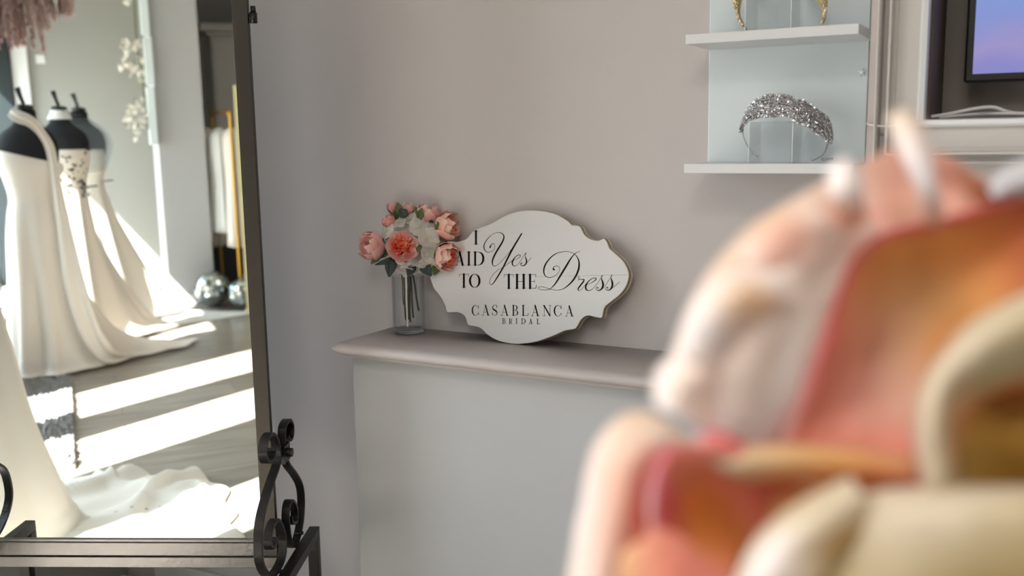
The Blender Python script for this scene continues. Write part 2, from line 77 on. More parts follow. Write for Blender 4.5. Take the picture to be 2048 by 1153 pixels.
PETALS = [['outer pale','A',[[[-0.168,-1.6978,1.369],[-0.1537,-1.6931,1.4183],[-0.1335,-1.6642,1.4552],[-0.0983,-1.6059,1.4811]],[[-0.1445,-1.6986,1.3566],[-0.125,-1.704,1.3976],[-0.1109,-1.6725,1.4355],[-0.089,-1.6038,1.4637]],[[-0.1258,-1.6736,1.3417],[-0.1085,-1.6645,1.3731],[-0.0982,-1.6352,1.4105],[-0.0842,-1.5807,1.4483]],[[-0.1174,-1.6195,1.3273],[-0.0944,-1.5893,1.3631],[-0.0797,-1.5516,1.4017],[-0.071,-1.5187,1.4313]]],[[(0.98,0.93,0.9),(0.98,0.93,0.9),(0.92,0.82,0.73),(0.98,0.93,0.9)],[(0.99,0.965,0.96),(0.98,0.93,0.9),(0.98,0.93,0.9),(0.95,0.79,0.72)],[(0.99,0.965,0.96),(0.99,0.965,0.96),(0.98,0.93,0.9),(0.98,0.93,0.9)],[(0.95,0.66,0.58),(0.95,0.66,0.58),(0.95,0.66,0.58),(0.95,0.66,0.58)]]],['pink rimmed','A',[[[-0.1125,-1.6713,1.3456],[-0.0996,-1.6506,1.392],[-0.0853,-1.6169,1.4429],[-0.049,-1.5603,1.4547],[-0.0058,-1.5227,1.4687]],[[-0.1084,-1.6671,1.3441],[-0.0951,-1.6406,1.3892],[-0.0814,-1.6044,1.4356],[-0.0482,-1.5497,1.4468],[-0.0042,-1.5116,1.4609]],[[-0.0952,-1.6514,1.3396],[-0.0809,-1.5986,1.3666],[-0.0643,-1.5544,1.4032],[-0.0332,-1.5222,1.4243],[-0.0004,-1.5132,1.4394]],[[-0.075,-1.6295,1.3348],[-0.0598,-1.5843,1.3485],[-0.0459,-1.5497,1.3714],[-0.0218,-1.5327,1.3939],[0.0041,-1.5278,1.4066]],[[-0.0505,-1.6164,1.3331],[-0.0457,-1.5904,1.3348],[-0.0307,-1.5675,1.3536],[-0.012,-1.5545,1.3699],[0.0094,-1.5409,1.3806]]],[[(0.99,0.965,0.96),(0.93,0.5,0.57),(0.93,0.5,0.57),(0.93,0.5,0.57),(0.95,0.66,0.58)],[(0.95,0.66,0.58),(0.95,0.66,0.58),(0.92,0.67,0.42),(0.92,0.67,0.42),(0.8,0.42,0.31)],[(0.95,0.66,0.58),(0.95,0.79,0.72),(0.91,0.77,0.58),(0.92,0.67,0.42),(0.8,0.42,0.31)],[(0.95,0.66,0.58),(0.95,0.79,0.72),(0.92,0.67,0.42),(0.92,0.67,0.42),(0.8,0.42,0.31)],[(0.95,0.66,0.58),(0.95,0.66,0.58),(0.92,0.67,0.42),(0.8,0.42,0.31),(0.8,0.42,0.31)]]],['back tall','A',[[[-0.1176,-1.573,1.4656],[-0.0863,-1.5398,1.4921],[-0.0564,-1.524,1.4887],[-0.0307,-1.5132,1.4694],[-0.0026,-1.5005,1.4529]],[[-0.1065,-1.5696,1.4496],[-0.0837,-1.5423,1.4688],[-0.0561,-1.5159,1.4678],[-0.0304,-1.5039,1.4555],[-0.0022,-1.49,1.4462]],[[-0.0951,-1.5668,1.4294],[-0.0754,-1.5542,1.4406],[-0.0514,-1.5282,1.4479],[-0.0257,-1.5137,1.4504],[-0.0019,-1.5021,1.4413]]],[[(0.98,0.93,0.9),(0.95,0.79,0.72),(0.95,0.79,0.72),(0.82,0.58,0.46),(0.8,0.42,0.31)],[(0.98,0.93,0.9),(0.95,0.79,0.72),(0.95,0.79,0.72),(0.8,0.56,0.44),(0.8,0.42,0.31)],[(0.93,0.5,0.57),(0.95,0.79,0.72),(0.95,0.79,0.72),(0.95,0.66,0.58),(0.8,0.42,0.31)]]],['raised fold','A',[[[-0.0799,-1.5909,1.5101],[-0.0724,-1.5919,1.5139],[-0.0646,-1.5825,1.5099]],[[-0.0703,-1.6006,1.4902],[-0.0634,-1.6079,1.4929],[-0.0575,-1.5936,1.49]],[[-0.0621,-1.5996,1.4692],[-0.0565,-1.6076,1.4723],[-0.0516,-1.5939,1.469]],[[-0.0599,-1.5783,1.4516],[-0.0541,-1.5865,1.4525],[-0.0503,-1.5731,1.4515]]],[[(0.93,0.87,0.8),(0.93,0.87,0.8),(0.93,0.87,0.8)],[(0.99,0.965,0.96),(0.99,0.965,0.96),(0.99,0.965,0.96)],[(0.99,0.965,0.96),(0.99,0.965,0.96),(0.99,0.965,0.96)],[(0.95,0.79,0.72),(0.95,0.79,0.72),(0.95,0.79,0.72)]]],['tip','A',[[[-0.1005,-1.6416,1.4823],[-0.0924,-1.6474,1.4892],[-0.0861,-1.6335,1.4833]],[[-0.0957,-1.6523,1.4715],[-0.0883,-1.6537,1.4729],[-0.0842,-1.6346,1.4707]],[[-0.0973,-1.6211,1.4567],[-0.0897,-1.6283,1.4574],[-0.0861,-1.6036,1.4556]]],[[(0.99,0.965,0.96),(0.99,0.965,0.96),(0.99,0.965,0.96)],[(0.99,0.965,0.96),(0.99,0.965,0.96),(0.99,0.965,0.96)],[(0.95,0.79,0.72),(0.95,0.79,0.72),(0.95,0.79,0.72)]]],['frayed','A',[[[-0.1489,-1.7218,1.4038],[-0.1451,-1.7228,1.4198],[-0.1297,-1.7114,1.4369],[-0.1116,-1.69,1.4364]],[[-0.1378,-1.7221,1.4001],[-0.133,-1.7228,1.4148],[-0.1196,-1.7131,1.4283],[-0.1099,-1.6909,1.4257]],[[-0.1306,-1.6967,1.3907],[-0.1256,-1.6979,1.4013],[-0.1157,-1.6905,1.4131],[-0.1086,-1.6693,1.4126]]],[[(0.99,0.965,0.96),(0.99,0.965,0.96),(0.99,0.965,0.96),(0.99,0.965,0.96)],[(0.99,0.965,0.96),(0.99,0.965,0.96),(0.94,0.84,0.72),(0.99,0.965,0.96)],[(0.98,0.93,0.9),(0.98,0.93,0.9),(0.98,0.93,0.9),(0.98,0.93,0.9)]]],['edge lobe','A',[[[-0.1525,-1.7132,1.3982],[-0.1485,-1.714,1.4145],[-0.1415,-1.7079,1.4274]],[[-0.1412,-1.7188,1.3967],[-0.1353,-1.719,1.4104],[-0.1278,-1.7128,1.423]],[[-0.1306,-1.6967,1.3907],[-0.127,-1.6927,1.4027],[-0.1192,-1.6864,1.4146]]],[[(0.99,0.965,0.96),(0.99,0.965,0.96),(0.99,0.965,0.96)],[(0.99,0.965,0.96),(0.98,0.93,0.9),(0.99,0.965,0.96)],[(0.98,0.93,0.9),(0.98,0.93,0.9),(0.98,0.93,0.9)]]],['upper lobe','A',[[[-0.1367,-1.6793,1.4451],[-0.1223,-1.6689,1.4596],[-0.1098,-1.6489,1.4686]],[[-0.1269,-1.6869,1.4365],[-0.1128,-1.6767,1.4507],[-0.0982,-1.6557,1.4593]],[[-0.1199,-1.6743,1.4202],[-0.1033,-1.6627,1.4347],[-0.0925,-1.6316,1.4472]]],[[(0.98,0.93,0.9),(0.94,0.85,0.76),(0.98,0.93,0.9)],[(0.98,0.93,0.9),(0.95,0.79,0.72),(0.98,0.93,0.9)],[(0.98,0.93,0.9),(0.98,0.93,0.9),(0.98,0.93,0.9)]]],['lower lobe','A',[[[-0.1642,-1.7183,1.3719],[-0.1613,-1.7194,1.3899],[-0.15,-1.7112,1.4017]],[[-0.1516,-1.7233,1.3697],[-0.1467,-1.7238,1.3851],[-0.1384,-1.7121,1.3931]],[[-0.1417,-1.7077,1.3619],[-0.1382,-1.7037,1.3739],[-0.1306,-1.6872,1.3785]]],[[(0.99,0.965,0.96),(0.99,0.965,0.96),(0.99,0.965,0.96)],[(0.99,0.965,0.96),(0.98,0.93,0.9),(0.98,0.93,0.9)],[(0.98,0.93,0.9),(0.98,0.93,0.9),(0.98,0.93,0.9)]]],['pink lip','A',[[[-0.1467,-1.7116,1.3548],[-0.1359,-1.7104,1.3609],[-0.124,-1.6997,1.352]],[[-0.143,-1.7109,1.3475],[-0.1331,-1.7107,1.3501],[-0.1235,-1.7008,1.3436]]],[[(0.99,0.965,0.96),(0.93,0.5,0.57),(0.93,0.5,0.57)],[(0.95,0.66,0.58),(0.95,0.66,0.58),(0.95,0.66,0.58)]]],['tan under','A',[[[-0.1461,-1.7013,1.3455],[-0.109,-1.6915,1.3513],[-0.0789,-1.6754,1.3489],[-0.0453,-1.6469,1.3403]],[[-0.1341,-1.707,1.3413],[-0.1042,-1.7012,1.3466],[-0.0747,-1.6855,1.3437],[-0.0438,-1.6587,1.3339]],[[-0.1303,-1.6843,1.327],[-0.1037,-1.6805,1.3313],[-0.0749,-1.6658,1.3247],[-0.0448,-1.6396,1.3144]]],[[(0.84,0.78,0.62),(0.91,0.77,0.58),(0.91,0.77,0.58),(0.91,0.77,0.58)],[(0.91,0.87,0.78),(0.91,0.77,0.58),(0.92,0.67,0.42),(0.95,0.66,0.58)],[(0.91,0.77,0.58),(0.92,0.67,0.42),(0.8,0.42,0.31),(0.8,0.42,0.31)]]],['outer pale','B',[[[-0.2049,-1.7351,1.2691],[-0.1958,-1.7333,1.318],[-0.1902,-1.7244,1.3524],[-0.177,-1.7038,1.3629],[-0.1552,-1.6727,1.34]],[[-0.1813,-1.7449,1.2709],[-0.1754,-1.7401,1.3138],[-0.1708,-1.7327,1.3424],[-0.1639,-1.71,1.352],[-0.1503,-1.6709,1.3347]],[[-0.1662,-1.7161,1.256],[-0.164,-1.7085,1.2936],[-0.161,-1.7026,1.3187],[-0.1583,-1.6876,1.3303],[-0.1509,-1.6502,1.3228]]],[[(0.98,0.93,0.9),(0.99,0.965,0.96),(0.98,0.93,0.9),(0.94,0.85,0.76),(0.98,0.93,0.9)],[(0.98,0.93,0.9),(0.95,0.79,0.72),(0.95,0.79,0.72),(0.98,0.93,0.9),(0.98,0.93,0.9)],[(0.91,0.77,0.58),(0.95,0.66,0.58),(0.93,0.5,0.57),(0.93,0.5,0.57),(0.93,0.5,0.57)]]],['inner','B',[[[-0.16,-1.7333,1.304],[-0.1585,-1.7393,1.3315],[-0.1548,-1.7281,1.3521],[-0.1346,-1.7058,1.3498],[-0.0992,-1.6669,1.329]],[[-0.1562,-1.7313,1.3039],[-0.1555,-1.7325,1.3285],[-0.1519,-1.7218,1.3456],[-0.1346,-1.7012,1.3433],[-0.1032,-1.6588,1.3218]],[[-0.1519,-1.7044,1.2784],[-0.1529,-1.6903,1.297],[-0.1512,-1.6754,1.3112],[-0.1354,-1.6654,1.3188],[-0.109,-1.6419,1.3042]],[[-0.1329,-1.6974,1.258],[-0.1348,-1.6735,1.2691],[-0.1336,-1.6594,1.2806],[-0.1245,-1.6535,1.2858],[-0.11,-1.6465,1.2802]]],[[(0.99,0.965,0.96),(0.99,0.965,0.96),(0.93,0.5,0.57),(0.95,0.66,0.58),(0.93,0.5,0.57)],[(0.95,0.66,0.58),(0.93,0.5,0.57),(0.95,0.66,0.58),(0.95,0.66,0.58),(0.8,0.42,0.31)],[(0.95,0.66,0.58),(0.92,0.67,0.42),(0.92,0.67,0.42),(0.95,0.66,0.58),(0.8,0.42,0.31)],[(0.95,0.66,0.58),(0.95,0.66,0.58),(0.92,0.67,0.42),(0.95,0.66,0.58),(0.8,0.42,0.31)]]],['front','B',[[[-0.1671,-1.7539,1.3081],[-0.1477,-1.7467,1.3213],[-0.1315,-1.7294,1.3031],[-0.118,-1.7075,1.2868]],[[-0.1636,-1.7681,1.2806],[-0.1438,-1.7566,1.2848],[-0.1283,-1.7381,1.2751],[-0.1121,-1.7088,1.2602]]],[[(0.91,0.77,0.58),(0.95,0.66,0.58),(0.95,0.66,0.58),(0.95,0.66,0.58)],[(0.91,0.77,0.58),(0.95,0.66,0.58),(0.95,0.66,0.58),(0.95,0.66,0.58)]]],['curl ring','C',[[[-0.0456,-1.6717,1.3315],[-0.0498,-1.6831,1.3792],[-0.0314,-1.6675,1.4121],[-0.0021,-1.6427,1.4292]],[[-0.0386,-1.6952,1.3404],[-0.0401,-1.7002,1.3833],[-0.0247,-1.6875,1.4082],[0.0008,-1.6661,1.4178]],[[-0.032,-1.6806,1.3367],[-0.0337,-1.6811,1.3735],[-0.0206,-1.6712,1.3892],[0.003,-1.6512,1.3967]],[[-0.0295,-1.6519,1.3276],[-0.0314,-1.6475,1.3602],[-0.0194,-1.6385,1.3745],[0.0037,-1.6246,1.3814]]],[[(0.98,0.93,0.9),(0.9,0.8,0.7),(0.88,0.82,0.7),(0.91,0.87,0.78)],[(0.91,0.87,0.78),(0.91,0.87,0.78),(0.91,0.87,0.78),(0.84,0.78,0.62)],[(0.84,0.78,0.62),(0.91,0.77,0.58),(0.84,0.78,0.62),(0.84,0.78,0.62)],[(0.7,0.54,0.27),(0.92,0.67,0.42),(0.92,0.67,0.42),(0.92,0.67,0.42)]]],['cavity','C',[[[-0.0419,-1.6273,1.3771],[-0.0271,-1.6072,1.3796],[-0.0089,-1.5973,1.3793],[0.0093,-1.5873,1.379]],[[-0.0405,-1.6304,1.3545],[-0.0266,-1.5892,1.3482],[-0.0078,-1.5679,1.345],[0.0113,-1.5685,1.3476]],[[-0.0366,-1.6569,1.3217],[-0.0221,-1.638,1.3178],[-0.0046,-1.6285,1.3175],[0.0129,-1.6189,1.3172]]],[[(0.92,0.67,0.42),(0.8,0.42,0.31),(0.8,0.42,0.31),(0.8,0.42,0.31)],[(0.76,0.58,0.3),(0.7,0.54,0.27),(0.7,0.54,0.27),(0.7,0.54,0.27)],[(0.84,0.78,0.62),(0.7,0.54,0.27),(0.58,0.4,0.12),(0.58,0.4,0.12)]]],['low cream','C',[[[-0.086,-1.7068,1.323],[-0.0635,-1.6978,1.3372],[-0.0328,-1.6861,1.3407],[0.0074,-1.6642,1.3401]],[[-0.0796,-1.727,1.3196],[-0.0579,-1.719,1.3301],[-0.0305,-1.7091,1.3338],[0.0079,-1.6882,1.3332]],[[-0.0754,-1.731,1.2819],[-0.0507,-1.7282,1.2865],[-0.0277,-1.7157,1.2862],[0.0107,-1.6947,1.2856]]],[[(0.91,0.87,0.78),(0.91,0.87,0.78),(0.87,0.82,0.74),(0.91,0.87,0.78)],[(0.84,0.78,0.62),(0.91,0.87,0.78),(0.91,0.87,0.78),(0.84,0.78,0.62)],[(0.84,0.78,0.62),(0.84,0.78,0.62),(0.68,0.58,0.34),(0.64,0.54,0.29)]]],['side cream','C',[[[-0.1201,-1.7425,1.2912],[-0.1085,-1.7369,1.3202],[-0.0935,-1.7261,1.3356],[-0.0732,-1.7074,1.3459]],[[-0.1051,-1.7561,1.2982],[-0.0937,-1.7516,1.3217],[-0.0812,-1.7426,1.3344],[-0.0645,-1.7204,1.3433]],[[-0.0893,-1.7486,1.2915],[-0.0788,-1.7399,1.3086],[-0.0682,-1.7316,1.3235],[-0.0583,-1.7018,1.331]]],[[(0.91,0.87,0.78),(0.91,0.87,0.78),(0.88,0.8,0.66),(0.91,0.87,0.78)],[(0.99,0.965,0.96),(0.99,0.965,0.96),(0.91,0.87,0.78),(0.91,0.87,0.78)],[(0.84,0.78,0.62),(0.84,0.78,0.62),(0.7,0.54,0.27),(0.91,0.87,0.78)]]],['back ochre','C',[[[-0.1139,-1.6882,1.3192],[-0.0928,-1.6745,1.3312],[-0.0625,-1.6571,1.3356],[-0.0381,-1.6447,1.3303]],[[-0.1152,-1.681,1.2979],[-0.0931,-1.6563,1.3037],[-0.0638,-1.6394,1.3084],[-0.0384,-1.6265,1.3029]],[[-0.1068,-1.6922,1.2723],[-0.0891,-1.671,1.2724],[-0.0604,-1.6545,1.2769],[-0.0337,-1.6399,1.2765]]],[[(0.92,0.67,0.42),(0.92,0.67,0.42),(0.92,0.67,0.42),(0.8,0.42,0.31)],[(0.92,0.67,0.42),(0.7,0.54,0.27),(0.7,0.54,0.27),(0.92,0.67,0.42)],[(0.7,0.54,0.27),(0.7,0.54,0.27),(0.7,0.54,0.27),(0.7,0.54,0.27)]]]]
WHITEPIECE = [[[-0.0321,-1.5368,1.4705],[-0.0241,-1.5305,1.4816],[-0.0021,-1.5169,1.4911]],[[-0.0288,-1.5474,1.4655],[-0.0181,-1.5404,1.4722],[0.0012,-1.5289,1.4774]],[[-0.0255,-1.5344,1.4634],[-0.0155,-1.5287,1.4646],[0.002,-1.5194,1.4629]]]
ROSE_A = [-0.0542,-1.5914,1.3566]
ROSE_B = [-0.1445,-1.6582,1.2549]
ROSE_C = [-0.0197,-1.5818,1.3018]

# ---------------------------------------------------------------- helpers
def s2l(c): return tuple(x/12.92 if x <= .04045 else ((x+.055)/1.055)**2.4 for x in c)
def obj(name, V, F, m=None, parent=None, smooth=True, cols=None):
    me = bpy.data.meshes.new(name); me.from_pydata([tuple(v) for v in V], [], F)
    if cols:
        at = me.color_attributes.new('pig', 'FLOAT_COLOR', 'POINT')
        for i, c in enumerate(cols):
            l = s2l(c); at.data[i].color = (l[0], l[1], l[2], 1)
    me.validate(); me.update()
    if smooth: me.polygons.foreach_set('use_smooth', [True]*len(me.polygons))
    o = bpy.data.objects.new(name, me); COL.objects.link(o)
    if m: me.materials.append(m)
    if parent:
        o.parent = parent; o.matrix_parent_inverse = Matrix.Translation(-parent.location)
        o.matrix_parent_inverse = parent.matrix_basis.inverted()
    return o
def tag(o, label, cat, group=None, kind=None):
    if label: o['label'] = label
    if cat: o['category'] = cat
    if group: o['group'] = group
    if kind: o['kind'] = kind
    return o
def empty(name, loc, label, cat, group=None, kind=None):
    o = bpy.data.objects.new(name, None); COL.objects.link(o); o.location = loc; o.empty_display_size = .1
    return tag(o, label, cat, group, kind)
def struct(o): o['kind'] = 'structure'; return o
def bevel(o, wd=.002, seg=2, ang=40):
    b = o.modifiers.new('bevel', 'BEVEL'); b.width = wd; b.segments = seg; b.limit_method = 'ANGLE'; b.angle_limit = math.radians(ang)
    o.data.polygons.foreach_set('use_smooth', [False]*len(o.data.polygons)); return o
class MB:
    def __init__(s): s.V = []; s.F = []; s.C = []
    def add(s, V, F, c=None):
        n = len(s.V); s.V += [Vector(v) for v in V]; s.F += [tuple(i+n for i in f) for f in F]
        if c is not None: s.C += (c if isinstance(c, list) else [c]*len(V))
        return s
    def box(s, x0, x1, y0, y1, z0, z1, M=None):
        V = [Vector((x, y, z)) for x in (x0, x1) for y in (y0, y1) for z in (z0, z1)]
        if M: V = [M @ v for v in V]
        return s.add(V, [(0, 1, 3, 2), (4, 6, 7, 5), (0, 4, 5, 1), (2, 3, 7, 6), (0, 2, 6, 4), (1, 5, 7, 3)])
    def tube(s, P, r, n=10, cap=True):
        P = [Vector(p) for p in P]; R = r if isinstance(r, list) else [r]*len(P); V = []; F = []
        u = None
        for i, p in enumerate(P):
            t = (P[min(i+1, len(P)-1)]-P[max(i-1, 0)]).normalized()
            if u is None: u = t.orthogonal().normalized()
            else: u = (u-t*u.dot(t)).normalized()
            v = t.cross(u)
            for k in range(n):
                a = 2*PI*k/n; V.append(p+(u*math.cos(a)+v*math.sin(a))*R[i])
        for i in range(len(P)-1):
            for k in range(n): F.append((i*n+k, i*n+(k+1) % n, (i+1)*n+(k+1) % n, (i+1)*n+k))
        if cap: F += [tuple(range(n))[::-1], tuple((len(P)-1)*n+k for k in range(n))]
        return s.add(V, F)
    def lathe(s, prof, c=(0, 0, 0), n=48, sx=1, sy=1, M=None):
        V = []; F = []; c = Vector(c)
        for r, z in prof:
            for k in range(n):
                v = Vector((r*sx*math.cos(2*PI*k/n), r*sy*math.sin(2*PI*k/n), z))
                V.append((M @ v if M else v)+c)
        for i in range(len(prof)-1):
            for k in range(n): F.append((i*n+k, i*n+(k+1) % n, (i+1)*n+(k+1) % n, (i+1)*n+k))
        return s.add(V, F)
    def sphere(s, c, r, n=10, m=7, sq=(1, 1, 1)):
        c = Vector(c); prof = [(max(1e-5, math.sin(PI*i/m)), -math.cos(PI*i/m)) for i in range(m+1)]; V = []; F = []
        for a, z in prof:
            for k in range(n): V.append(c+Vector((a*math.cos(2*PI*k/n)*sq[0], a*math.sin(2*PI*k/n)*sq[1], z*sq[2]))*r)
        for i in range(m):
            for k in range(n): F.append((i*n+k, i*n+(k+1) % n, (i+1)*n+(k+1) % n, (i+1)*n+k))
        return s.add(V, F)
    def grid(s, P, c=None):
        nr, nc = len(P), len(P[0]); V = [v for row in P for v in row]
        F = [(i*nc+j, i*nc+j+1, (i+1)*nc+j+1, (i+1)*nc+j) for i in range(nr-1) for j in range(nc-1)]
        return s.add(V, F, [x for row in c for x in row] if c else None)
    def build(s, name, m=None, parent=None, smooth=True): return obj(name, s.V, s.F, m, parent, smooth, s.C if s.C and len(s.C) == len(s.V) else None)
def cat(P, n=8, closed=False):
    P = [list(map(float, p)) for p in P]; N = len(P); out = []
    g = (lambda i: P[i % N]) if closed else (lambda i: P[max(0, min(N-1, i))])
    for i in range(N if closed else N-1):
        a, b, c, d = g(i-1), g(i), g(i+1), g(i+2)
        for k in range(n):
            t = k/n; out.append([.5*((2*b[j])+(-a[j]+c[j])*t+(2*a[j]-5*b[j]+4*c[j]-d[j])*t*t+(-a[j]+3*b[j]-3*c[j]+d[j])*t**3) for j in range(len(b))])
    if not closed: out.append(P[-1])
    return out
def upgrid(G, n): return [cat(col, n) for col in zip(*[cat(row, n) for row in G])]   # columns of points
# ---------------------------------------------------------------- materials
def mat(name, col, rough=.5, metal=0, bump=0, bscale=40, var=0, vscale=6, spec=.5, **kw):
    m = bpy.data.materials.new(name); m.use_nodes = True; n = m.node_tree.nodes; L = m.node_tree.links; p = n['Principled BSDF']
    c = s2l(col)+(1,); p.inputs['Base Color'].default_value = c; p.inputs['Roughness'].default_value = rough; p.inputs['Metallic'].default_value = metal
    p.inputs['Specular IOR Level'].default_value = spec
    for k, v in kw.items(): p.inputs[k.replace('_', ' ')].default_value = v
    tc = n.new('ShaderNodeTexCoord')
    if var:
        nz = n.new('ShaderNodeTexNoise'); nz.inputs['Scale'].default_value = vscale; nz.inputs['Detail'].default_value = 5
        mx = n.new('ShaderNodeMix'); mx.data_type = 'RGBA'; mx.inputs[6].default_value = s2l([x*(1-var) for x in col])+(1,); mx.inputs[7].default_value = s2l([min(1, x*(1+var)) for x in col])+(1,)
        L.new(tc.outputs['Object'], nz.inputs['Vector']); L.new(nz.outputs[0], mx.inputs[0]); L.new(mx.outputs[2], p.inputs['Base Color'])
    if bump:
        nz = n.new('ShaderNodeTexNoise'); nz.inputs['Scale'].default_value = bscale; nz.inputs['Detail'].default_value = 4
        b = n.new('ShaderNodeBump'); b.inputs['Strength'].default_value = bump; b.inputs['Distance'].default_value = .01
        L.new(tc.outputs['Object'], nz.inputs['Vector']); L.new(nz.outputs[0], b.inputs['Height']); L.new(b.outputs[0], p.inputs['Normal'])
    return m
def thin_glass(name, tint=(.97, .98, .98), ior=1.45, edge=0.0, haze=0.0):
    m = bpy.data.materials.new(name); m.use_nodes = True; n = m.node_tree.nodes; L = m.node_tree.links; n.clear()
    out = n.new('ShaderNodeOutputMaterial'); tr = n.new('ShaderNodeBsdfTransparent'); gl = n.new('ShaderNodeBsdfGlossy'); gl.inputs['Roughness'].default_value = .01
    f0 = ((ior-1)/(ior+1))**2; lf = n.new('ShaderNodeLayerWeight'); lf.inputs[0].default_value = .5; pw = n.new('ShaderNodeMath'); pw.operation = 'POWER'; pw.inputs[1].default_value = 5
    fr = n.new('ShaderNodeMath'); fr.operation = 'MULTIPLY_ADD'; fr.inputs[1].default_value = 1-f0; fr.inputs[2].default_value = f0; L.new(lf.outputs['Facing'], pw.inputs[0]); L.new(pw.outputs[0], fr.inputs[0]); mx = n.new('ShaderNodeMixShader')
    lw = n.new('ShaderNodeLayerWeight'); lw.inputs[0].default_value = .18; mc = n.new('ShaderNodeMix'); mc.data_type = 'RGBA'
    mc.inputs[6].default_value = tint+(1,); mc.inputs[7].default_value = tuple(x*(1-edge) for x in tint)+(1,)
    L.new(lw.outputs['Facing'], mc.inputs[0]); L.new(mc.outputs[2], tr.inputs[0])
    L.new(fr.outputs[0], mx.inputs[0]); L.new(tr.outputs[0], mx.inputs[1]); L.new(gl.outputs[0], mx.inputs[2]); last = mx
    if haze:
        df = n.new('ShaderNodeBsdfTranslucent'); df.inputs[0].default_value = (.8, .85, .86, 1); m2 = n.new('ShaderNodeMixShader'); m2.inputs[0].default_value = haze
        L.new(mx.outputs[0], m2.inputs[1]); L.new(df.outputs[0], m2.inputs[2]); last = m2
    L.new(last.outputs[0], out.inputs[0]); return m
def petal_mat(name, trans=.3, rough=.6, bump=.15, bs=120, attr=True, col=None):
    m = bpy.data.materials.new(name); m.use_nodes = True; n = m.node_tree.nodes; L = m.node_tree.links; p = n['Principled BSDF']
    out = n['Material Output']; tl = n.new('ShaderNodeBsdfTranslucent'); mx = n.new('ShaderNodeMixShader'); mx.inputs[0].default_value = trans
    p.inputs['Roughness'].default_value = rough; p.inputs['Specular IOR Level'].default_value = .25
    if attr:
        a = n.new('ShaderNodeVertexColor'); a.layer_name = 'pig'; L.new(a.outputs[0], p.inputs['Base Color']); L.new(a.outputs[0], tl.inputs[0])
    else:
        p.inputs['Base Color'].default_value = s2l(col)+(1,); tl.inputs[0].default_value = s2l(col)+(1,)
    tc = n.new('ShaderNodeTexCoord'); nz = n.new('ShaderNodeTexNoise'); nz.inputs['Scale'].default_value = bs; b = n.new('ShaderNodeBump'); b.inputs['Strength'].default_value = bump; b.inputs['Distance'].default_value = .004
    L.new(tc.outputs['Object'], nz.inputs['Vector']); L.new(nz.outputs[0], b.inputs['Height']); L.new(b.outputs[0], p.inputs['Normal'])
    L.new(p.outputs[0], mx.inputs[1]); L.new(tl.outputs[0], mx.inputs[2]); L.new(mx.outputs[0], out.inputs[0]); return m
def emit(name, strength, build=None, col=(1, 1, 1)):
    m = bpy.data.materials.new(name); m.use_nodes = True; n = m.node_tree.nodes; L = m.node_tree.links; p = n['Principled BSDF']
    p.inputs['Base Color'].default_value = (.01, .01, .01, 1); p.inputs['Roughness'].default_value = .2
    p.inputs['Emission Strength'].default_value = strength; p.inputs['Emission Color'].default_value = col+(1,)
    if build: build(n, L, p)
    return m
M_wall = mat('wall_paint', (.735, .715, .71), .75, bump=.05, bscale=180, var=.012, vscale=1.5)
M_cream = mat('back_wall_paint', (.60, .605, .59), .8, bump=.04, bscale=150)
M_mantel = mat('mantel_paint', (.73, .705, .70), .55, bump=.05, bscale=60, var=.015, vscale=8)
M_body = mat('chimney_paint', (.70, .705, .71), .7, bump=.04, bscale=150)
M_trim = mat('trim_paint', (.77, .755, .74), .45, bump=.03, bscale=40)
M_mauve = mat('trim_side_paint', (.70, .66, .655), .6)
M_white = mat('white_shelf_laminate', (.83, .84, .85), .35, bump=.02, bscale=60)
M_base = mat('baseboard_paint', (.86, .87, .88), .4)
M_ceil = mat('ceiling_paint', (.86, .85, .83), .8)
M_dark = mat('dark_window_frame', (.16, .19, .20), .4, metal=.3)
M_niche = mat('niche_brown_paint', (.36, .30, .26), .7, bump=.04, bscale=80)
M_steel = mat('brushed_gunmetal', (.42, .41, .40), .34, metal=.9, bump=.06, bscale=90, var=.05, vscale=20)
M_iron = mat('dark_scroll_iron', (.20, .195, .19), .42, metal=.75, bump=.12, bscale=60, var=.12, vscale=30)
M_steel_shaded = mat('shaded_gunmetal_rail', (.27, .255, .235), .4, metal=.85, bump=.05, bscale=90)  # same metal as the bottom rail, its darker reflection painted into the colour
M_black = mat('black_plastic', (.05, .05, .055), .35)
M_blackfab = mat('black_jersey', (.045, .05, .075), .85, bump=.1, bscale=300)
M_gold = mat('gold_metal', (.80, .62, .26), .3, metal=.9)
M_palegold = mat('pale_gold_paint', (.86, .82, .62), .4, metal=.2)
M_goldcr = mat('gilded_crystal', (.82, .75, .64), .2, metal=.85, var=.2, vscale=150)
M_oldgold = mat('antique_gold', (.66, .60, .42), .35, metal=.85)
M_silver = mat('silver_wire', (.66, .66, .68), .25, metal=1)
M_green = mat('dark_leaf', (.10, .17, .15), .55, bump=.1, bscale=90, var=.15, vscale=40)
M_olive = mat('olive_leaf', (.30, .37, .19), .55, bump=.1, bscale=90, var=.15, vscale=40)
M_stem = mat('stem_green', (.20, .24, .12), .5, bump=.1, bscale=100)
M_ink = mat('black_lettering', (.035, .03, .035), .8, spec=.2)
M_screw = mat('white_cable', (.86, .85, .84), .45)
M_petal = petal_mat('silk_petal', .28)
M_hyd = petal_mat('white_hydrangea_petal', .3, bump=.3, bs=160)
M_big = petal_mat('foreground_petal', .35, rough=.65, bump=.1, bs=60)
M_satin = petal_mat('ivory_satin', .12, rough=.42, bump=.04, bs=30, attr=False, col=(.90, .87, .83))
M_crepe = petal_mat('white_crepe', .15, rough=.7, bump=.06, bs=60, attr=False, col=(.93, .91, .87))
M_lace = petal_mat('white_lace', .3, rough=.8, bump=.8, bs=60, attr=False, col=(.93, .93, .92))
M_glass = thin_glass('vase_glass', (.994, .996, .997), 1.42, .30)
M_acr = thin_glass('clear_acrylic', (.998, .999, .999), 1.35, .05, .03)
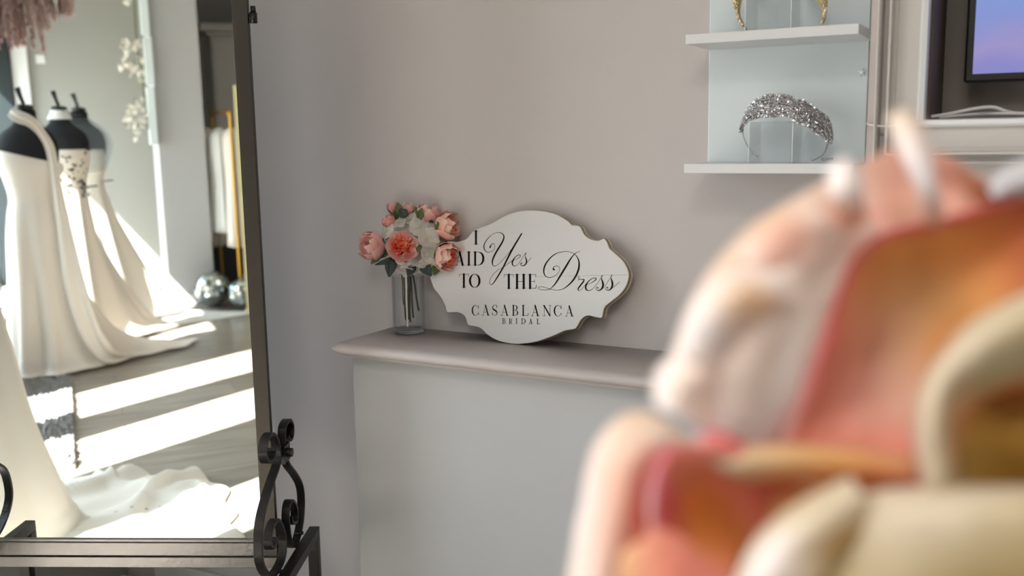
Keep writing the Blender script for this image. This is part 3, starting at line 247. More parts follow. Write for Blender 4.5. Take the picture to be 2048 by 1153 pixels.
M_pane = thin_glass('window_glass', (.99, .995, .995), 1.3)
M_tulle = thin_glass('grey_tulle', (.80, .82, .84), 1.05, 0, .25)
# crystals: faceted glints
M_cry = mat('clear_crystal', (.80, .79, .82), .12, metal=.85, var=.35, vscale=160)
M_disco = mat('mirror_tiles', (.80, .84, .84), .12, metal=1)
M_fwhite = mat('white_frosted_panel', (.80, .84, .855), .3, Coat_Weight=.4, Coat_Roughness=.1)
M_led = mat('white_light_bracket', (.88, .93, .94), .4)
M_blush = petal_mat('dusty_pink_plume', .3, rough=.9, attr=False, col=(.80, .71, .69))
M_mirror = mat('mirror_silver', (.93, .945, .93), .0, metal=1)
M_shadebox = mat('black_crate_finish', (.10, .09, .085), .6)
M_rug = mat('grey_shag_pile', (.43, .42, .41), .95, var=.6, vscale=110)
def sign_mat():
    m = mat('whitewashed_plank', (.80, .80, .80), .6, bump=.06, bscale=30, var=.015, vscale=5); return m
M_sign = sign_mat()
M_edge = mat('worn_plank_edge', (.74, .70, .63), .7, bump=.4, bscale=60, var=.16, vscale=25)
M_groove = mat('worn_groove_brown', (.40, .34, .27), .8, var=.3, vscale=60)
def floor_mat():
    m = bpy.data.materials.new('grey_oak_planks'); m.use_nodes = True; n = m.node_tree.nodes; L = m.node_tree.links; p = n['Principled BSDF']
    tc = n.new('ShaderNodeTexCoord'); bk = n.new('ShaderNodeTexBrick'); bk.inputs['Scale'].default_value = 1
    bk.inputs['Brick Width'].default_value = 1.25; bk.inputs['Row Height'].default_value = .19; bk.inputs['Mortar Size'].default_value = .0015
    bk.inputs['Color1'].default_value = s2l((.47, .44, .40))+(1,); bk.inputs['Color2'].default_value = s2l((.55, .52, .475))+(1,); bk.inputs['Mortar'].default_value = s2l((.30, .27, .24))+(1,)
    mp = n.new('ShaderNodeMapping'); mp.inputs['Scale'].default_value = (1.6, 22, 1); nz = n.new('ShaderNodeTexNoise'); nz.inputs['Scale'].default_value = 1.2; nz.inputs['Detail'].default_value = 6; nz.inputs['Distortion'].default_value = .6
    mx = n.new('ShaderNodeMix'); mx.data_type = 'RGBA'; mx.blend_type = 'OVERLAY'; mx.inputs[0].default_value = .75
    L.new(tc.outputs['Object'], bk.inputs[0]); L.new(tc.outputs['Object'], mp.inputs[0]); L.new(mp.outputs[0], nz.inputs['Vector'])
    L.new(bk.outputs[0], mx.inputs[6]); L.new(nz.outputs[0], mx.inputs[7]); L.new(mx.outputs[2], p.inputs['Base Color'])
    p.inputs['Roughness'].default_value = .3; b = n.new('ShaderNodeBump'); b.inputs['Strength'].default_value = .15; b.inputs['Distance'].default_value = .003
    L.new(nz.outputs[0], b.inputs['Height']); L.new(b.outputs[0], p.inputs['Normal']); return m
M_floor = floor_mat()

# ================================================================ the setting
YB = -8.6
def sbox(name, *a, m=M_wall, bv=0):
    o = MB().box(*a).build(name, m, None, False)
    if bv: bevel(o, bv)
    return struct(o)
sbox('floor', -3.0, 2.6, YB-.1, .12, -.12, 0, m=M_floor)
sbox('ceiling', -3.0, 2.6, YB-.1, .12, 2.9, 3.02, m=M_ceil)
sbox('wall_back', -2.95, 2.6, 0, .12, 0, 2.9, m=M_wall)
sbox('wall_front', -2.95, 2.6, YB-.12, YB, 0, 2.9, m=M_cream)
sbox('wall_right', 2.5, 2.62, YB, 0, 0, 2.9, m=M_wall)
mb = MB()
ys = [0]+[v for a, b in reversed(WINS[::1][::-1]) for v in (b, a)][::1]+[YB]
for i in range(0, len(ys), 2): mb.box(GX-.12, GX+.05, ys[i+1], ys[i], 0, 2.9)
for a, b in WINS: mb.box(GX-.12, GX+.05, a, b, 2.25 if b < -4 else 2.5, 2.9); mb.box(GX-.12, GX+.05, a, b, 0, .08)  # lower heads added over the far windows to keep sun off the pillar
struct(mb.build('wall_left', M_cream, None, False))
for i, (a, b) in enumerate(WINS):
    fr = MB()
    t = .035
    for y0, y1, z0, z1 in ((a, a+t, .08, 2.5), (b-t, b, .08, 2.5), (a+t, b-t, .08, .13), (a+t, b-t, 2.45, 2.5)): fr.box(GX-.06, GX+.02, y0, y1, z0, z1)
    if b-a > .9: fr.box(GX-.06, GX+.02, a+t, b-t, 2.2, 2.24)
    f = struct(fr.build('window_%d' % (i+1), M_dark, None, False))
    MB().box(GX-.022, GX-.016, a+t, b-t, .13, 2.45).build('window_pane', M_pane, f, False)
sbox('trim_1', GX+.05, -2.6, YB+.3, -.02, 0, .06, m=M_base, bv=.004)
sbox('baseboard_back', -2.55, -1.545, -.018, 0, 0, .14, m=M_base, bv=.004)
sbox('baseboard_front', -2.3, -.6, YB, YB+.018, 0, .10, m=M_base, bv=.004)
# white corner pilaster and dark steel door post in the far window corner
sbox('trim_2', -2.44, -2.30, YB, YB+.07, 0, 2.9, m=M_base, bv=.004)
mb = MB().box(-2.70, -2.45, YB+.02, YB+.12, 0, 2.9); mb.box(-2.66, -2.62, -8.45, -6.3, 2.40, 2.46); mb.box(-2.66, -2.63, -7.0, -6.95, .06, 2.9); mb.box(-2.66, -2.64, -8.45, -6.3, 2.46, 2.9)
struct(mb.build('trim_3', M_dark, None, False))
# pillar and the alcove behind it
sbox('wall_pillar', -1.33, -.95, -7.45, -6.87, 0, 2.9, m=M_body, bv=.004)
sbox('baseboard_pillar', -1.345, -.945, -6.87, -6.855, 0, .085, m=M_base)
# chimney breast with the recess that holds the screen
UY = -.25; UL = -.3013
mb = MB()
nx0, nx1, nz0, nz1 = -.2045, 1.15, 1.529, 2.25
mb.box(UL, nx0, UY, 0, 1.40, 2.9); mb.box(nx1, 2.5, UY, 0, 1.40, 2.9); mb.box(nx0, nx1, UY, 0, 1.40, nz0); mb.box(nx0, nx1, UY, 0, nz1, 2.9)
struct(mb.build('wall_chimney', M_trim, None, False))
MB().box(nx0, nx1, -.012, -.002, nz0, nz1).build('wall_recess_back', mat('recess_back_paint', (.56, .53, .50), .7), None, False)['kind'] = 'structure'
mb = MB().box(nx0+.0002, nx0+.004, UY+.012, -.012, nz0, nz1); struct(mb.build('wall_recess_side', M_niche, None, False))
def framemould(name, x0, x1, z0, z1, prof, m):
    # mitred picture-frame moulding; prof = (inset from outer edge, projection)
    mb = MB()
    n = len(prof); V = []
    for a, p in prof:
        for X, Z in ((x0+a, z0+a), (x1-a, z0+a), (x1-a, z1-a), (x0+a, z1-a)): V.append((X, UY-p, Z))
    F = []
    for i in range(n-1):
        for k in range(4): F.append((i*4+k, i*4+(k+1) % 4, (i+1)*4+(k+1) % 4, (i+1)*4+k))
    mb.add(V, F); return struct(mb.build(name, m, None, False))
framemould('trim_4', UL+.0145, 1.35, 1.449, 2.36, [(0, 0), (0, .034), (.003, .038), (.006, .034), (.0075, .004), (.017, .003), (.018, .024), (.022, .024), (.0235, .003), (.030, .003), (.031, 0)], M_trim)
framemould('trim_5', nx0-.014, nx1+.014, nz0-.014, nz1+.014, [(0, 0), (0, .010), (.004, .014), (.012, .012), (.0139, 0)], M_base)
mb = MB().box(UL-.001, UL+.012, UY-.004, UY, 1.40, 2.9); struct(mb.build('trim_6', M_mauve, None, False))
mb = MB().box(UL-.01, 2.5, UY-.02, 0, 1.385, 1.40); struct(mb.build('trim_7', M_trim, None, False))

# ================================================================ mantelpiece
mz = 1.0067
man = empty('mantelpiece', (-.4, -.1, 0), 'painted grey mantelpiece with a rounded shelf over a plain boxed chimney front', 'mantelpiece')
mb = MB().box(-1.545, 1.3, -.20, -.001, 0, mz-.04)
bevel(mb.build('chimney_front', M_body, man), .003)
def mantel_shelf():
    prof = []; yF = -.262; h = .0285; r = h/2
    prof = [(-.001, mz-h), (yF+r, mz-h)]
    for k in range(1, 12):
        a = -PI/2-PI*k/12; prof.append((yF+r+r*math.cos(a)*1.25, mz-r+r*math.sin(a)))
    prof += [(yF+r, mz), (-.001, mz)]
    # sweep with rounded left end: inset copies of the profile around the end
    V = []; F = []; n = len(prof)
    ring = []
    xl = -1.566
    for k in range(0, 9):       # front-left corner rounding
        a = PI/2*k/8; ring.append((a,))
    secs = []
    secs.append([(1.35, y, z) for y, z in prof])
    secs.append([(xl+.03, y, z) for y, z in prof])
    for k in range(1, 9):
        t = k/8; sx = xl+.03-.03*math.sin(t*PI/2); q = .016*(1-math.cos(t*PI/2))
        zc = mz-r
        secs.append([(sx, y+(q if y < -.1 else 0), zc+(z-zc)*(1-.9*(1-math.cos(t*PI/2)))) for y, z in prof])
    for s in secs: V += s
    for i in range(len(secs)-1):
        for k in range(n): F.append((i*n+k, (i+1)*n+k, (i+1)*n+(k+1) % n, i*n+(k+1) % n))
    F.append(tuple(range(n))); F.append(tuple((len(secs)-1)*n+k for k in range(n))[::-1])
    return MB().add(V, F)
mantel_shelf().build('mantel_shelf', M_mantel, man)
ms = MB().box(-1.545, 1.3, -.235, -.001, mz-.0395, mz-.0286); bevel(ms.build('bed_moulding', M_mantel, man), .003)

# ================================================================ display shelves
bp = MB().box(-.677, -.343, -.012, 0, 1.4295, 2.3); bevel(bp.build('frosted_back_panel', M_fwhite), .0015)
bo = bpy.data.objects['frosted_back_panel']; tag(bo, 'tall pale blue-white panel fixed on the wall behind the tiara shelves', 'wall panel')
for zt, lab in ((1.712, 'upper white floating shelf, under the gold tiara'), (1.449, 'lower white floating shelf, under the silver crystal tiara')):
    o = MB().box(-.677, -.337, -.172, -.0125, zt-.0195, zt).build('floating_shelf', M_white, None, False); bevel(o, .0008)
    tag(o, lab, 'shelf', 'white floating shelves')
# small clear star hook on the panel
mb = MB()
for k in range(5):
    a = 2*PI*k/5+.3; mb.tube([(-.354, -.016, 1.6306), (-.354+.009*math.cos(a), -.015, 1.6306+.009*math.sin(a))], [.0025, .001], 8)
mb.sphere((-.354, -.017, 1.6306), .0035)
tag(mb.build('star_hook', M_led), 'tiny pale star-shaped hook on the panel between the shelves', 'hook')
# acrylic risers
def riser(x0, x1, y0, y1, z0, z1, lab):
    e = empty('acrylic_riser', ((x0+x1)/2, (y0+y1)/2, z0), lab, 'display stand', 'clear acrylic risers')
    t = .003
    for a in ((x0, x1, y0, y0+t, z0, z1), (x1-t, x1, y0+t, y1, z0, z1), (x0, x0+t, y0+t, y1, z0, z1), (x0+t, x1-t, y0+t, y1, z1-t, z1)):
        MB().box(*a).build('acrylic_panel', M_acr, e, False)
    for (x, y) in ((x0, y0), (x1, y0), (x1, y1)): MB().box(x-.0006, x+.0006, y-.0006, y+.0006, z0, z1).build('bright_edge', M_led, e, False)
riser(-.553, -.4645, -.130, -.045, 1.4492, 1.533, 'clear acrylic block inside the silver crystal tiara')
riser(-.566, -.474, -.130, -.045, 1.7122, 1.80, 'clear acrylic block inside the gold tiara, on the upper shelf')
# silver tiara
random.seed(4)
def facet(mb, p, r, n=6):
    p = Vector(p); ax = Vector((random.gauss(0, .45), -1, random.gauss(0, .45))).normalized(); u = ax.orthogonal().normalized(); v = ax.cross(u); a0 = random.random()*6
    V = [p+ax*r*.55]
    for rad, h in ((.55, .5), (1, 0)):
        for k in range(n): a = a0+2*PI*k/n; V.append(p+(u*math.cos(a)+v*math.sin(a))*r*rad+ax*h*r)
    V.append(p-ax*r*.9)
    F = [tuple(1+k for k in range(n))]
    for k in range(n): F += [(1+k, 1+n+k, 1+n+(k+1) % n, 1+(k+1) % n), (1+n+k, 2*n+1, 1+n+(k+1) % n)]
    mb.add(V, F)
ti = empty('silver_tiara', (-.485, -.10, 1.4492), 'wide silver crystal headband tiara standing on the lower shelf', 'tiara', 'tiaras')
UPc, LOc = cat(T_UP, 8), cat(T_LO, 8)
def tsurf(s, t):
    a = UPc[min(len(UPc)-1, int(s*(len(UPc)-1)))]; b = LOc[min(len(LOc)-1, int(s*(len(LOc)-1)))]
    x = b[0]+(a[0]-b[0])*t; z = b[1]+(a[1]-b[1])*t
    y = -.10-.030*math.sin(PI*min(1, max(0, s)))-.008*math.sin(PI*t)
    return Vector((x, y, z))
P = [[tsurf(i/70, j/8)+Vector((0, .003, 0)) for j in range(9)] for i in range(71)]
MB().grid(P).build('tiara_mesh_base', M_silver, ti)
mb = MB()
for i in range(150):
    s = i/149
    for t in ((0, 1) if i % 2 else (0.03, .97)): facet(mb, tsurf(s, t)+Vector((0, -.001, 0)), random.uniform(.0018, .0026))
for i in range(1500):
    s = random.random()**.95; t = random.random(); facet(mb, tsurf(s, t)+Vector((0, random.uniform(-.004, .001), 0)), random.uniform(.0013, .0024))
o = mb.build('crystal_cluster', M_cry, ti, False); o['kind'] = 'stuff'
wl = MB()
for j in range(7):
    wl.tube([tsurf(k/40, .1+.8*(j/6)*(1-.0*k))+Vector((0, -.004-.001*(j % 2), 0.0015*math.sin(k*.7+j))) for k in range(1, 40)], .0007, 6)
wl.build('silver_wirework', M_silver, ti)
A = [(x, -.10, z) for x, z in T_WL]; B = [(x, -.10+.02*k/6, z) for k, (x, z) in enumerate(T_WR)]
mb = MB().tube(cat(A, 4), .0015, 8); mb.sphere(A[-1], .002); mb.build('left_band_wire', M_silver, ti)
mb = MB().tube(cat(B, 4), .0015, 8); mb.sphere(B[-1], .002); mb.tube([(B[-4][0], B[-4][1], 1.4555), (B[-4][0]+.02, B[-4][1]+.012, 1.4565)], .0024, 8); mb.build('right_band_wire', M_silver, ti)
# gold tiara
ti = empty('gold_tiara', (-.495, -.10, 1.7122), 'gold crystal tiara standing on the upper shelf, cut by the top of the photo', 'tiara', 'tiaras')
outer = [G_L[4-i] for i in range(5)]+[[-.585, 1.825], [-.555, 1.852], [-.51, 1.866], [-.465, 1.855], [-.43, 1.825]]+G_R
inner = [G_LI[4-i] for i in range(5)]+[[-.562, 1.806], [-.54, 1.822], [-.508, 1.832], [-.475, 1.824], [-.45, 1.806]]+G_RI
oc, ic = cat(outer, 8), cat(inner, 8)
mb = MB(); n = len(oc)
for sgn in (0, 1):
    mb.grid([[Vector((oc[i][0]+(ic[i][0]-oc[i][0])*j/4, -.10-.004*math.sin(PI*j/4)+.004*sgn, oc[i][1]+(ic[i][1]-oc[i][1])*j/4)) for j in range(5)] for i in range(n)])
mb.build('gold_band', M_oldgold, ti)
MB().tube([(p[0], -.10, p[1]) for p in ic], .0016, 8).build('gold_inner_rim', M_oldgold, ti)
mb = MB()
for i in range(900):
    k = random.randrange(n); t = random.uniform(-.12, .75) if 10 < k < n-10 else random.uniform(0, .75)
    wd = abs(oc[k][0]-ic[k][0])+abs(oc[k][1]-ic[k][1])
    facet(mb, (oc[k][0]+(ic[k][0]-oc[k][0])*t, -.1055, oc[k][1]+(ic[k][1]-oc[k][1])*t), random.uniform(.0009, .0017))
o = mb.build('gold_crystal_cluster', M_goldcr, ti, False); o['kind'] = 'stuff'

# ================================================================ screen in the recess and cables
tv = empty('wall_screen', (.3, -.1, 1.6), 'black-framed screen showing a blurred blue and lilac picture, in the recess', 'screen')
mb = MB().box(-.157, .96, -.10, -.06, 1.598, 2.16); bevel(mb.build('bezel', M_black, tv), .004)
def scr(n, L, p):
    tc = n.new('ShaderNodeTexCoord'); mp = n.new('ShaderNodeMapping'); nz = n.new('ShaderNodeTexNoise'); nz.inputs['Scale'].default_value = 7; nz.inputs['Detail'].default_value = 1
    sp_ = n.new('ShaderNodeSeparateXYZ'); cr2 = n.new('ShaderNodeValToRGB'); e = cr2.color_ramp.elements
    ad = n.new('ShaderNodeMath'); ad.operation = 'MULTIPLY_ADD'; ad.inputs[1].default_value = 3.2; ad.inputs[2].default_value = 0
    a2 = n.new('ShaderNodeMath'); a2.operation = 'ADD'
    L.new(tc.outputs['Generated'], sp_.inputs[0]); L.new(tc.outputs['Object'], nz.inputs['Vector']); L.new(sp_.outputs[2], ad.inputs[0]); 
    m3 = n.new('ShaderNodeMath'); m3.operation = 'MULTIPLY_ADD'; m3.inputs[1].default_value = .8; m3.inputs[2].default_value = -.4; L.new(nz.outputs[0], m3.inputs[0])
    L.new(ad.outputs[0], a2.inputs[0]); L.new(m3.outputs[0], a2.inputs[1]); L.new(a2.outputs[0], cr2.inputs[0])
    e[0].position = 0; e[0].color = s2l((.58, .57, .84))+(1,); e[1].position = 1; e[1].color = s2l((.52, .67, .92))+(1,)
    k = e.new(.28); k.color = s2l((.66, .62, .84))+(1,); k = e.new(.6); k.color = s2l((.56, .62, .88))+(1,)
    L.new(cr2.outputs[0], p.inputs['Emission Color'])
MB().box(-.1425, .945, -.1012, -.1002, 1.613, 2.145).build('display', emit('lilac_screen', .72, scr), tv, False)
cb = MB().tube(cat([(-.2, -.21, nz0+.005), (-.17, -.20, nz0+.010), (-.13, -.19, nz0+.018), (-.10, -.18, nz0+.020), (-.07, -.17, nz0+.010), (-.02, -.15, nz0+.006), (.1, -.10, nz0+.01), (.2, -.055, nz0+.03)], 8), .003, 8)
cb.tube(cat([(-.19, -.17, nz0+.004), (-.12, -.16, nz0+.009), (-.06, -.19, nz0+.008), (.02, -.17, nz0+.005), (.12, -.08, nz0+.01)], 8), .003, 8)
tag(cb.build('screen_cable', M_screw), 'loose white cable lying on the ledge below the screen', 'cable')
cb = MB().tube(cat([(-.303, -.252, 1.524), (-.2985, -.262, 1.5222), (-.285, -.279, 1.5195), (-.27, -.280, 1.5178), (-.255, -.268, 1.5175), (-.235, -.2535, 1.518), (-.2, -.2525, 1.5175)], 8), .0016, 8)
tag(cb.build('wall_cable', M_screw), 'thin white wire crossing the moulded trim beside the shelves', 'cable')

# ================================================================ sign
al, ro = math.radians(9), math.radians(4.1)
e2 = Vector((0, math.sin(al), math.cos(al))); nn = Vector((0, -math.cos(al), math.sin(al)))
SX = Vector((math.cos(ro), 0, 0))+e2*math.sin(ro); SY = Vector((-math.sin(ro), 0, 0))+e2*math.cos(ro)
MS = Matrix(((SX.x, SY.x, nn.x, SIGN_O[0]), (SX.y, SY.y, nn.y, SIGN_O[1]), (SX.z, SY.z, nn.z, SIGN_O[2]), (0, 0, 0, 1)))
sg = bpy.data.objects.new('wooden_sign', None); COL.objects.link(sg); sg.matrix_world = MS
tag(sg, 'white scalloped wooden sign with black lettering leaning on the wall', 'sign')
def sobj(mb, name, m, parent=None):
    o = mb.build(name, m, None, False); o.parent = parent or sg; return o
def inset(P, d):
    N = len(P); R = []
    for i in range(N):
        a, b = Vector(P[i-1]), Vector(P[(i+1) % N]); t = (b-a).normalized(); nrm = Vector((t.y, -t.x)); R.append(Vector(P[i])+nrm*d)
    return R
ol = [Vector((p[0]/100, p[1]/100)) for p in cat(OUTLINE, 6, True)]
lay = [(0, -.0235), (0, -.0085), (.0022, -.0075), (.0022, -.0045), (.0005, -.0040), (.0008, -.0012), (.0020, 0)]
def layer_ring(d, z): return [Vector((p.x, p.y, z)) for p in inset(ol, d)]
N = len(ol)
body = MB(); V = []; F = []
for d, z in lay: V += layer_ring(d, z)
for i in range(len(lay)-1):
    for k in range(N): F.append((i*N+k, i*N+(k+1) % N, (i+1)*N+(k+1) % N, (i+1)*N+k))
F.append(tuple(range(N)))
body.add(V, F); bo = sobj(body, 'plaque_board', M_edge)
bo.data.materials.append(M_groove)
for i, p in enumerate(bo.data.polygons):
    if N*1 <= i < N*3: p.material_index = 1
face = MB().add(layer_ring(.0020, 0), [tuple(range(N))]); 
bm_o = sobj(face, 'painted_face', M_sign)
# seam between the two planks, hairline recess drawn as a dark thin strip
sm = MB().add([(.012, .0011, .00012), (.252, .0009, .00012), (.252, .0014, .00012), (.012, .0014, .00012)], [(0, 1, 2, 3)])
sobj(sm, 'plank_seam', M_groove, bm_o)
def stroke(mb, pts, n=8, z=.00035):
    P = cat(pts, n); Lf = []; Rt = []
    for i, p in enumerate(P):
        a = Vector(P[max(0, i-1)][:2]); b = Vector(P[min(len(P)-1, i+1)][:2]); t = b-a
        if t.length < 1e-9: t = Vector((1, 0))
        t.normalize(); nr = Vector((-t.y, t.x)); c = Vector(p[:2]); h = max(p[2]*1.12, .095)/2
        Lf.append(c+nr*h); Rt.append(c-nr*h)
    V = [Vector((q.x/100, q.y/100, z)) for q in Lf]+[Vector((q.x/100, q.y/100, z)) for q in Rt]; m = len(Lf)
    mb.add(V, [(i, i+1, m+i+1, m+i) for i in range(m-1)])
    for p in (P[0], P[-1]):
        r = max(p[2], .075)/2*.9
        mb.add([((p[0]+r*math.cos(a*PI/5))/100, (p[1]+r*math.sin(a*PI/5))/100, z) for a in range(10)], [tuple(range(10))])
# serif capitals: strokes in a unit box (x 0..1, y 0..1), width in units of cap height
def glyph(ch, sw, hw):
    def ln(x0, y0, x1, y1, w): return ([(x0, y0, w), ((x0+x1)/2, (y0+y1)/2, w), (x1, y1, w)], 1)
    G = []
    ser = lambda x, y, l: G.append(ln(x-l, y, x+l, y, hw))
    h2 = hw/2
    if ch == 'I': G.append(ln(.5, 0, .5, 1, sw)); ser(.5, h2, .45); ser(.5, 1-h2, .45)
    elif ch == 'T':
        G.append(ln(.5, 0, .5, 1, sw)); ser(.5, h2, .22); G.append(ln(.02, 1-h2, .98, 1-h2, hw)); G.append(ln(.03, 1, .0, .80, hw)); G.append(ln(.97, 1, 1.0, .80, hw))
    elif ch == 'H':
        for x in (.2, .8): G.append(ln(x, 0, x, 1, sw)); ser(x, h2, .19); ser(x, 1-h2, .19)
        G.append(ln(.2, .5, .8, .5, hw))
    elif ch in 'EL':
        G.append(ln(.25, 0, .25, 1, sw)); G.append(ln(.02, h2, .97, h2, hw)); G.append(ln(.95, 0, 1.0, .24, hw*1.3))
        if ch == 'E': G.append(ln(.02, 1-h2, .95, 1-h2, hw)); G.append(ln(.93, 1, .95, .80, hw)); G.append(ln(.25, .5, .78, .5, hw)); G.append(ln(.78, .38, .78, .62, hw))
        else: ser(.25, 1-h2, .24)
    elif ch == 'A':
        G.append(ln(.5, 1.0, .16, 0, hw)); G.append(ln(.47, 1.0, .80, 0, sw)); G.append(ln(.25, .32, .72, .32, hw)); ser(.14, h2, .14); ser(.82, h2, .17)
    elif ch == 'N':
        G.append(ln(.17, 0, .17, 1, hw)); G.append(ln(.14, 1, .84, 0, sw)); G.append(ln(.84, 0, .84, 1, hw)); ser(.17, h2, .16); ser(.13, 1-h2, .13); ser(.84, 1-h2, .15)
    elif ch == 'D':
        G.append(ln(.2, 0, .2, 1, sw)); ser(.2, h2, .2); ser(.2, 1-h2, .2)
        G.append(([(.2, 1-h2, hw), (.5, 1-h2, hw), (.78, .88, sw*.7), (.92, .66, sw*1.05), (.94, .5, sw*1.1), (.92, .34, sw*1.05), (.78, .12, sw*.7), (.5, h2, hw), (.2, h2, hw)], 6))
    elif ch == 'O':
        G.append(([(.5+.43*math.cos(a*PI/8), .5+.485*math.sin(a*PI/8), hw+(sw*1.08-hw)*abs(math.cos(a*PI/8))**1.5) for a in range(17)], 5))
    elif ch == 'C':
        G.append(([(.5+.43*math.cos(a*PI/8), .5+.485*math.sin(a*PI/8), hw+(sw*1.05-hw)*(max(0, -math.cos(a*PI/8))**1.3)) for a in [1.2, 2, 3, 4, 5, 6, 7, 8, 9, 10, 11, 12, 13, 14, 14.9]], 5))
        G.append(ln(.90, 1, .90, .68, hw*1.3)); G.append(ln(.90, .30, .92, .08, hw))
    elif ch == 'S':
        G.append(([(.86, .72, hw*1.2), (.78, .90, hw), (.5, .985, hw), (.22, .90, sw*.45), (.10, .74, sw*.6), (.22, .60, sw*.9), (.5, .50, sw*1.05), (.78, .38, sw*.95), (.90, .24, sw*.6), (.78, .08, sw*.4), (.5, .015, hw), (.2, .09, hw), (.08, .28, hw*1.2)], 6))
        G.append(ln(.87, .98, .87, .70, hw)); G.append(ln(.07, .02, .07, .30, hw))
    elif ch in 'BR':
        G.append(ln(.22, 0, .22, 1, sw)); ser(.22, h2, .2); ser(.22, 1-h2, .2)
        G.append(([(.22, 1-h2, hw), (.5, 1-h2, hw), (.76, .91, sw*.6), (.82, .76, sw*.95), (.74, .60, sw*.6), (.5, .52, hw), (.22, .52, hw)], 6))
        if ch == 'B': G.append(([(.22, .52, hw), (.55, .52, hw), (.84, .42, sw*.6), (.92, .26, sw*.98), (.82, .09, sw*.6), (.5, h2, hw), (.22, h2, hw)], 6))
        else: G.append(ln(.52, .52, .84, .02, sw*.85)); G.append(ln(.82, h2, 1.0, h2, hw))
    return G
def text(name, items, sw, hw, lab=None):
    mb = MB()
    for ch, x, y, wd, h, tilt in items:
        for pts, n in glyph(ch, sw, hw):
            stroke(mb, [(x+p[0]*wd, y+p[1]*h+p[0]*tilt, p[2]*h) for p in pts], n)
    return sobj(mb, name, M_ink)
text('lettering_i', G1, .155, .03); text('lettering_said', G2, .155, .03); text('lettering_to', G3[:2], .155, .03); text('lettering_the', G3[2:], .155, .03)
text('lettering_casablanca', G4, .125, .03); text('lettering_bridal', G5, .14, .05)
for nm, LS in (('lettering_yes', YES), ('lettering_dress', DRESS)):
    mb = MB()
    for s_ in LS: stroke(mb, s_, 6)
    sobj(mb, nm, M_ink)

# ================================================================ vase and bouquet
VC = Vector((-1.4575, -.066, mz+.0005)); R = .0425; H = .152
va = empty('glass_vase', VC, 'clear straight glass vase holding the pink bouquet', 'vase')
prof = [(.001, .0005), (R*.86, .0005), (R*.95, .003), (R*.99, .009), (R, .018), (R, H-.0015), (R-.001, H), (R-.0025, H-.001), (R-.003, .03), (R-.0035, .016), (R*.84, .0115), (.001, .011)]
MB().lathe(prof, VC, 64).build('vase_wall', M_glass, va)
m_gb = mat('vase_base_glass', (.80, .84, .88), .02, Transmission_Weight=1.0, IOR=1.5)
MB().lathe([(.001, .0012), (R*.85, .0012), (R*.93, .0035), (R*.955, .009), (R*.93, .012), (R*.80, .0105), (.001, .010)], VC, 48).build('thick_base', m_gb, va)
bq = empty('bouquet', (VC.x, VC.y, VC.z+.03), 'bouquet of pink silk peonies and white hydrangea standing in the glass vase', 'bouquet')
random.seed(11)
def frame_of(ax):
    ax = Vector(ax).normalized(); u = ax.orthogonal().normalized(); v = ax.cross(u)
    return Matrix(((u.x, v.x, ax.x), (u.y, v.y, ax.y), (u.z, v.z, ax.z)))
PKr, PKm, PKl, COR = (.94, .74, .71), (.88, .50, .49), (.99, .93, .90), (.93, .47, .38)
ROSE = (.82, .35, .42)
def mixc(a, b, t): return tuple(a[i]+(b[i]-a[i])*t for i in range(3))
def petal_on_egg(mb, c, M, R, phi, wid, th0, th1, rr_, flare, ruff, c0, c1, c2, nu=10, nv=9, seed=0, el=1.12):
    P = []; C = []
    for i in range(nu):
        s = i/(nu-1); row = []; cr_ = []
        th = th0+(th1-th0)*s
        for j in range(nv):
            t = -1+2*j/(nv-1)
            w_ = wid*math.sin(PI*min(1, .18+.62*s+.12))**.6*(1 if s < .75 else math.sqrt(max(.12, 1-((s-.75)/.32)**2)))
            ph = phi+t*w_
            tip = 1-.10*t*t*s
            r = R*rr_*(1+.03*t*t)+R*flare*max(0, s-.6)**1.5
            nz_ = noise.noise(Vector((ph*1.7+seed, s*2.5, seed*3.1)))
            r += R*ruff*nz_*s
            th_ = th*tip+ruff*.9*noise.noise(Vector((ph*4+seed*1.3, 5, seed)))*s**3
            v = Vector((math.sin(th_)*math.cos(ph)*r, math.sin(th_)*math.sin(ph)*r, -math.cos(th_)*r*el))
            row.append(M @ v+c)
            k = max(abs(t)**2.2, s**3.2)
            cr_.append(mixc(mixc(c0, c1, s), c2, max(0, min(1, k*.95+.15*nz_))))
        P.append(row); C.append(cr_)
    mb.add([v for r_ in P for v in r_], [(i*nv+j, i*nv+j+1, (i+1)*nv+j+1, (i+1)*nv+j) for i in range(nu-1) for j in range(nv-1)], [x for r_ in C for x in r_])
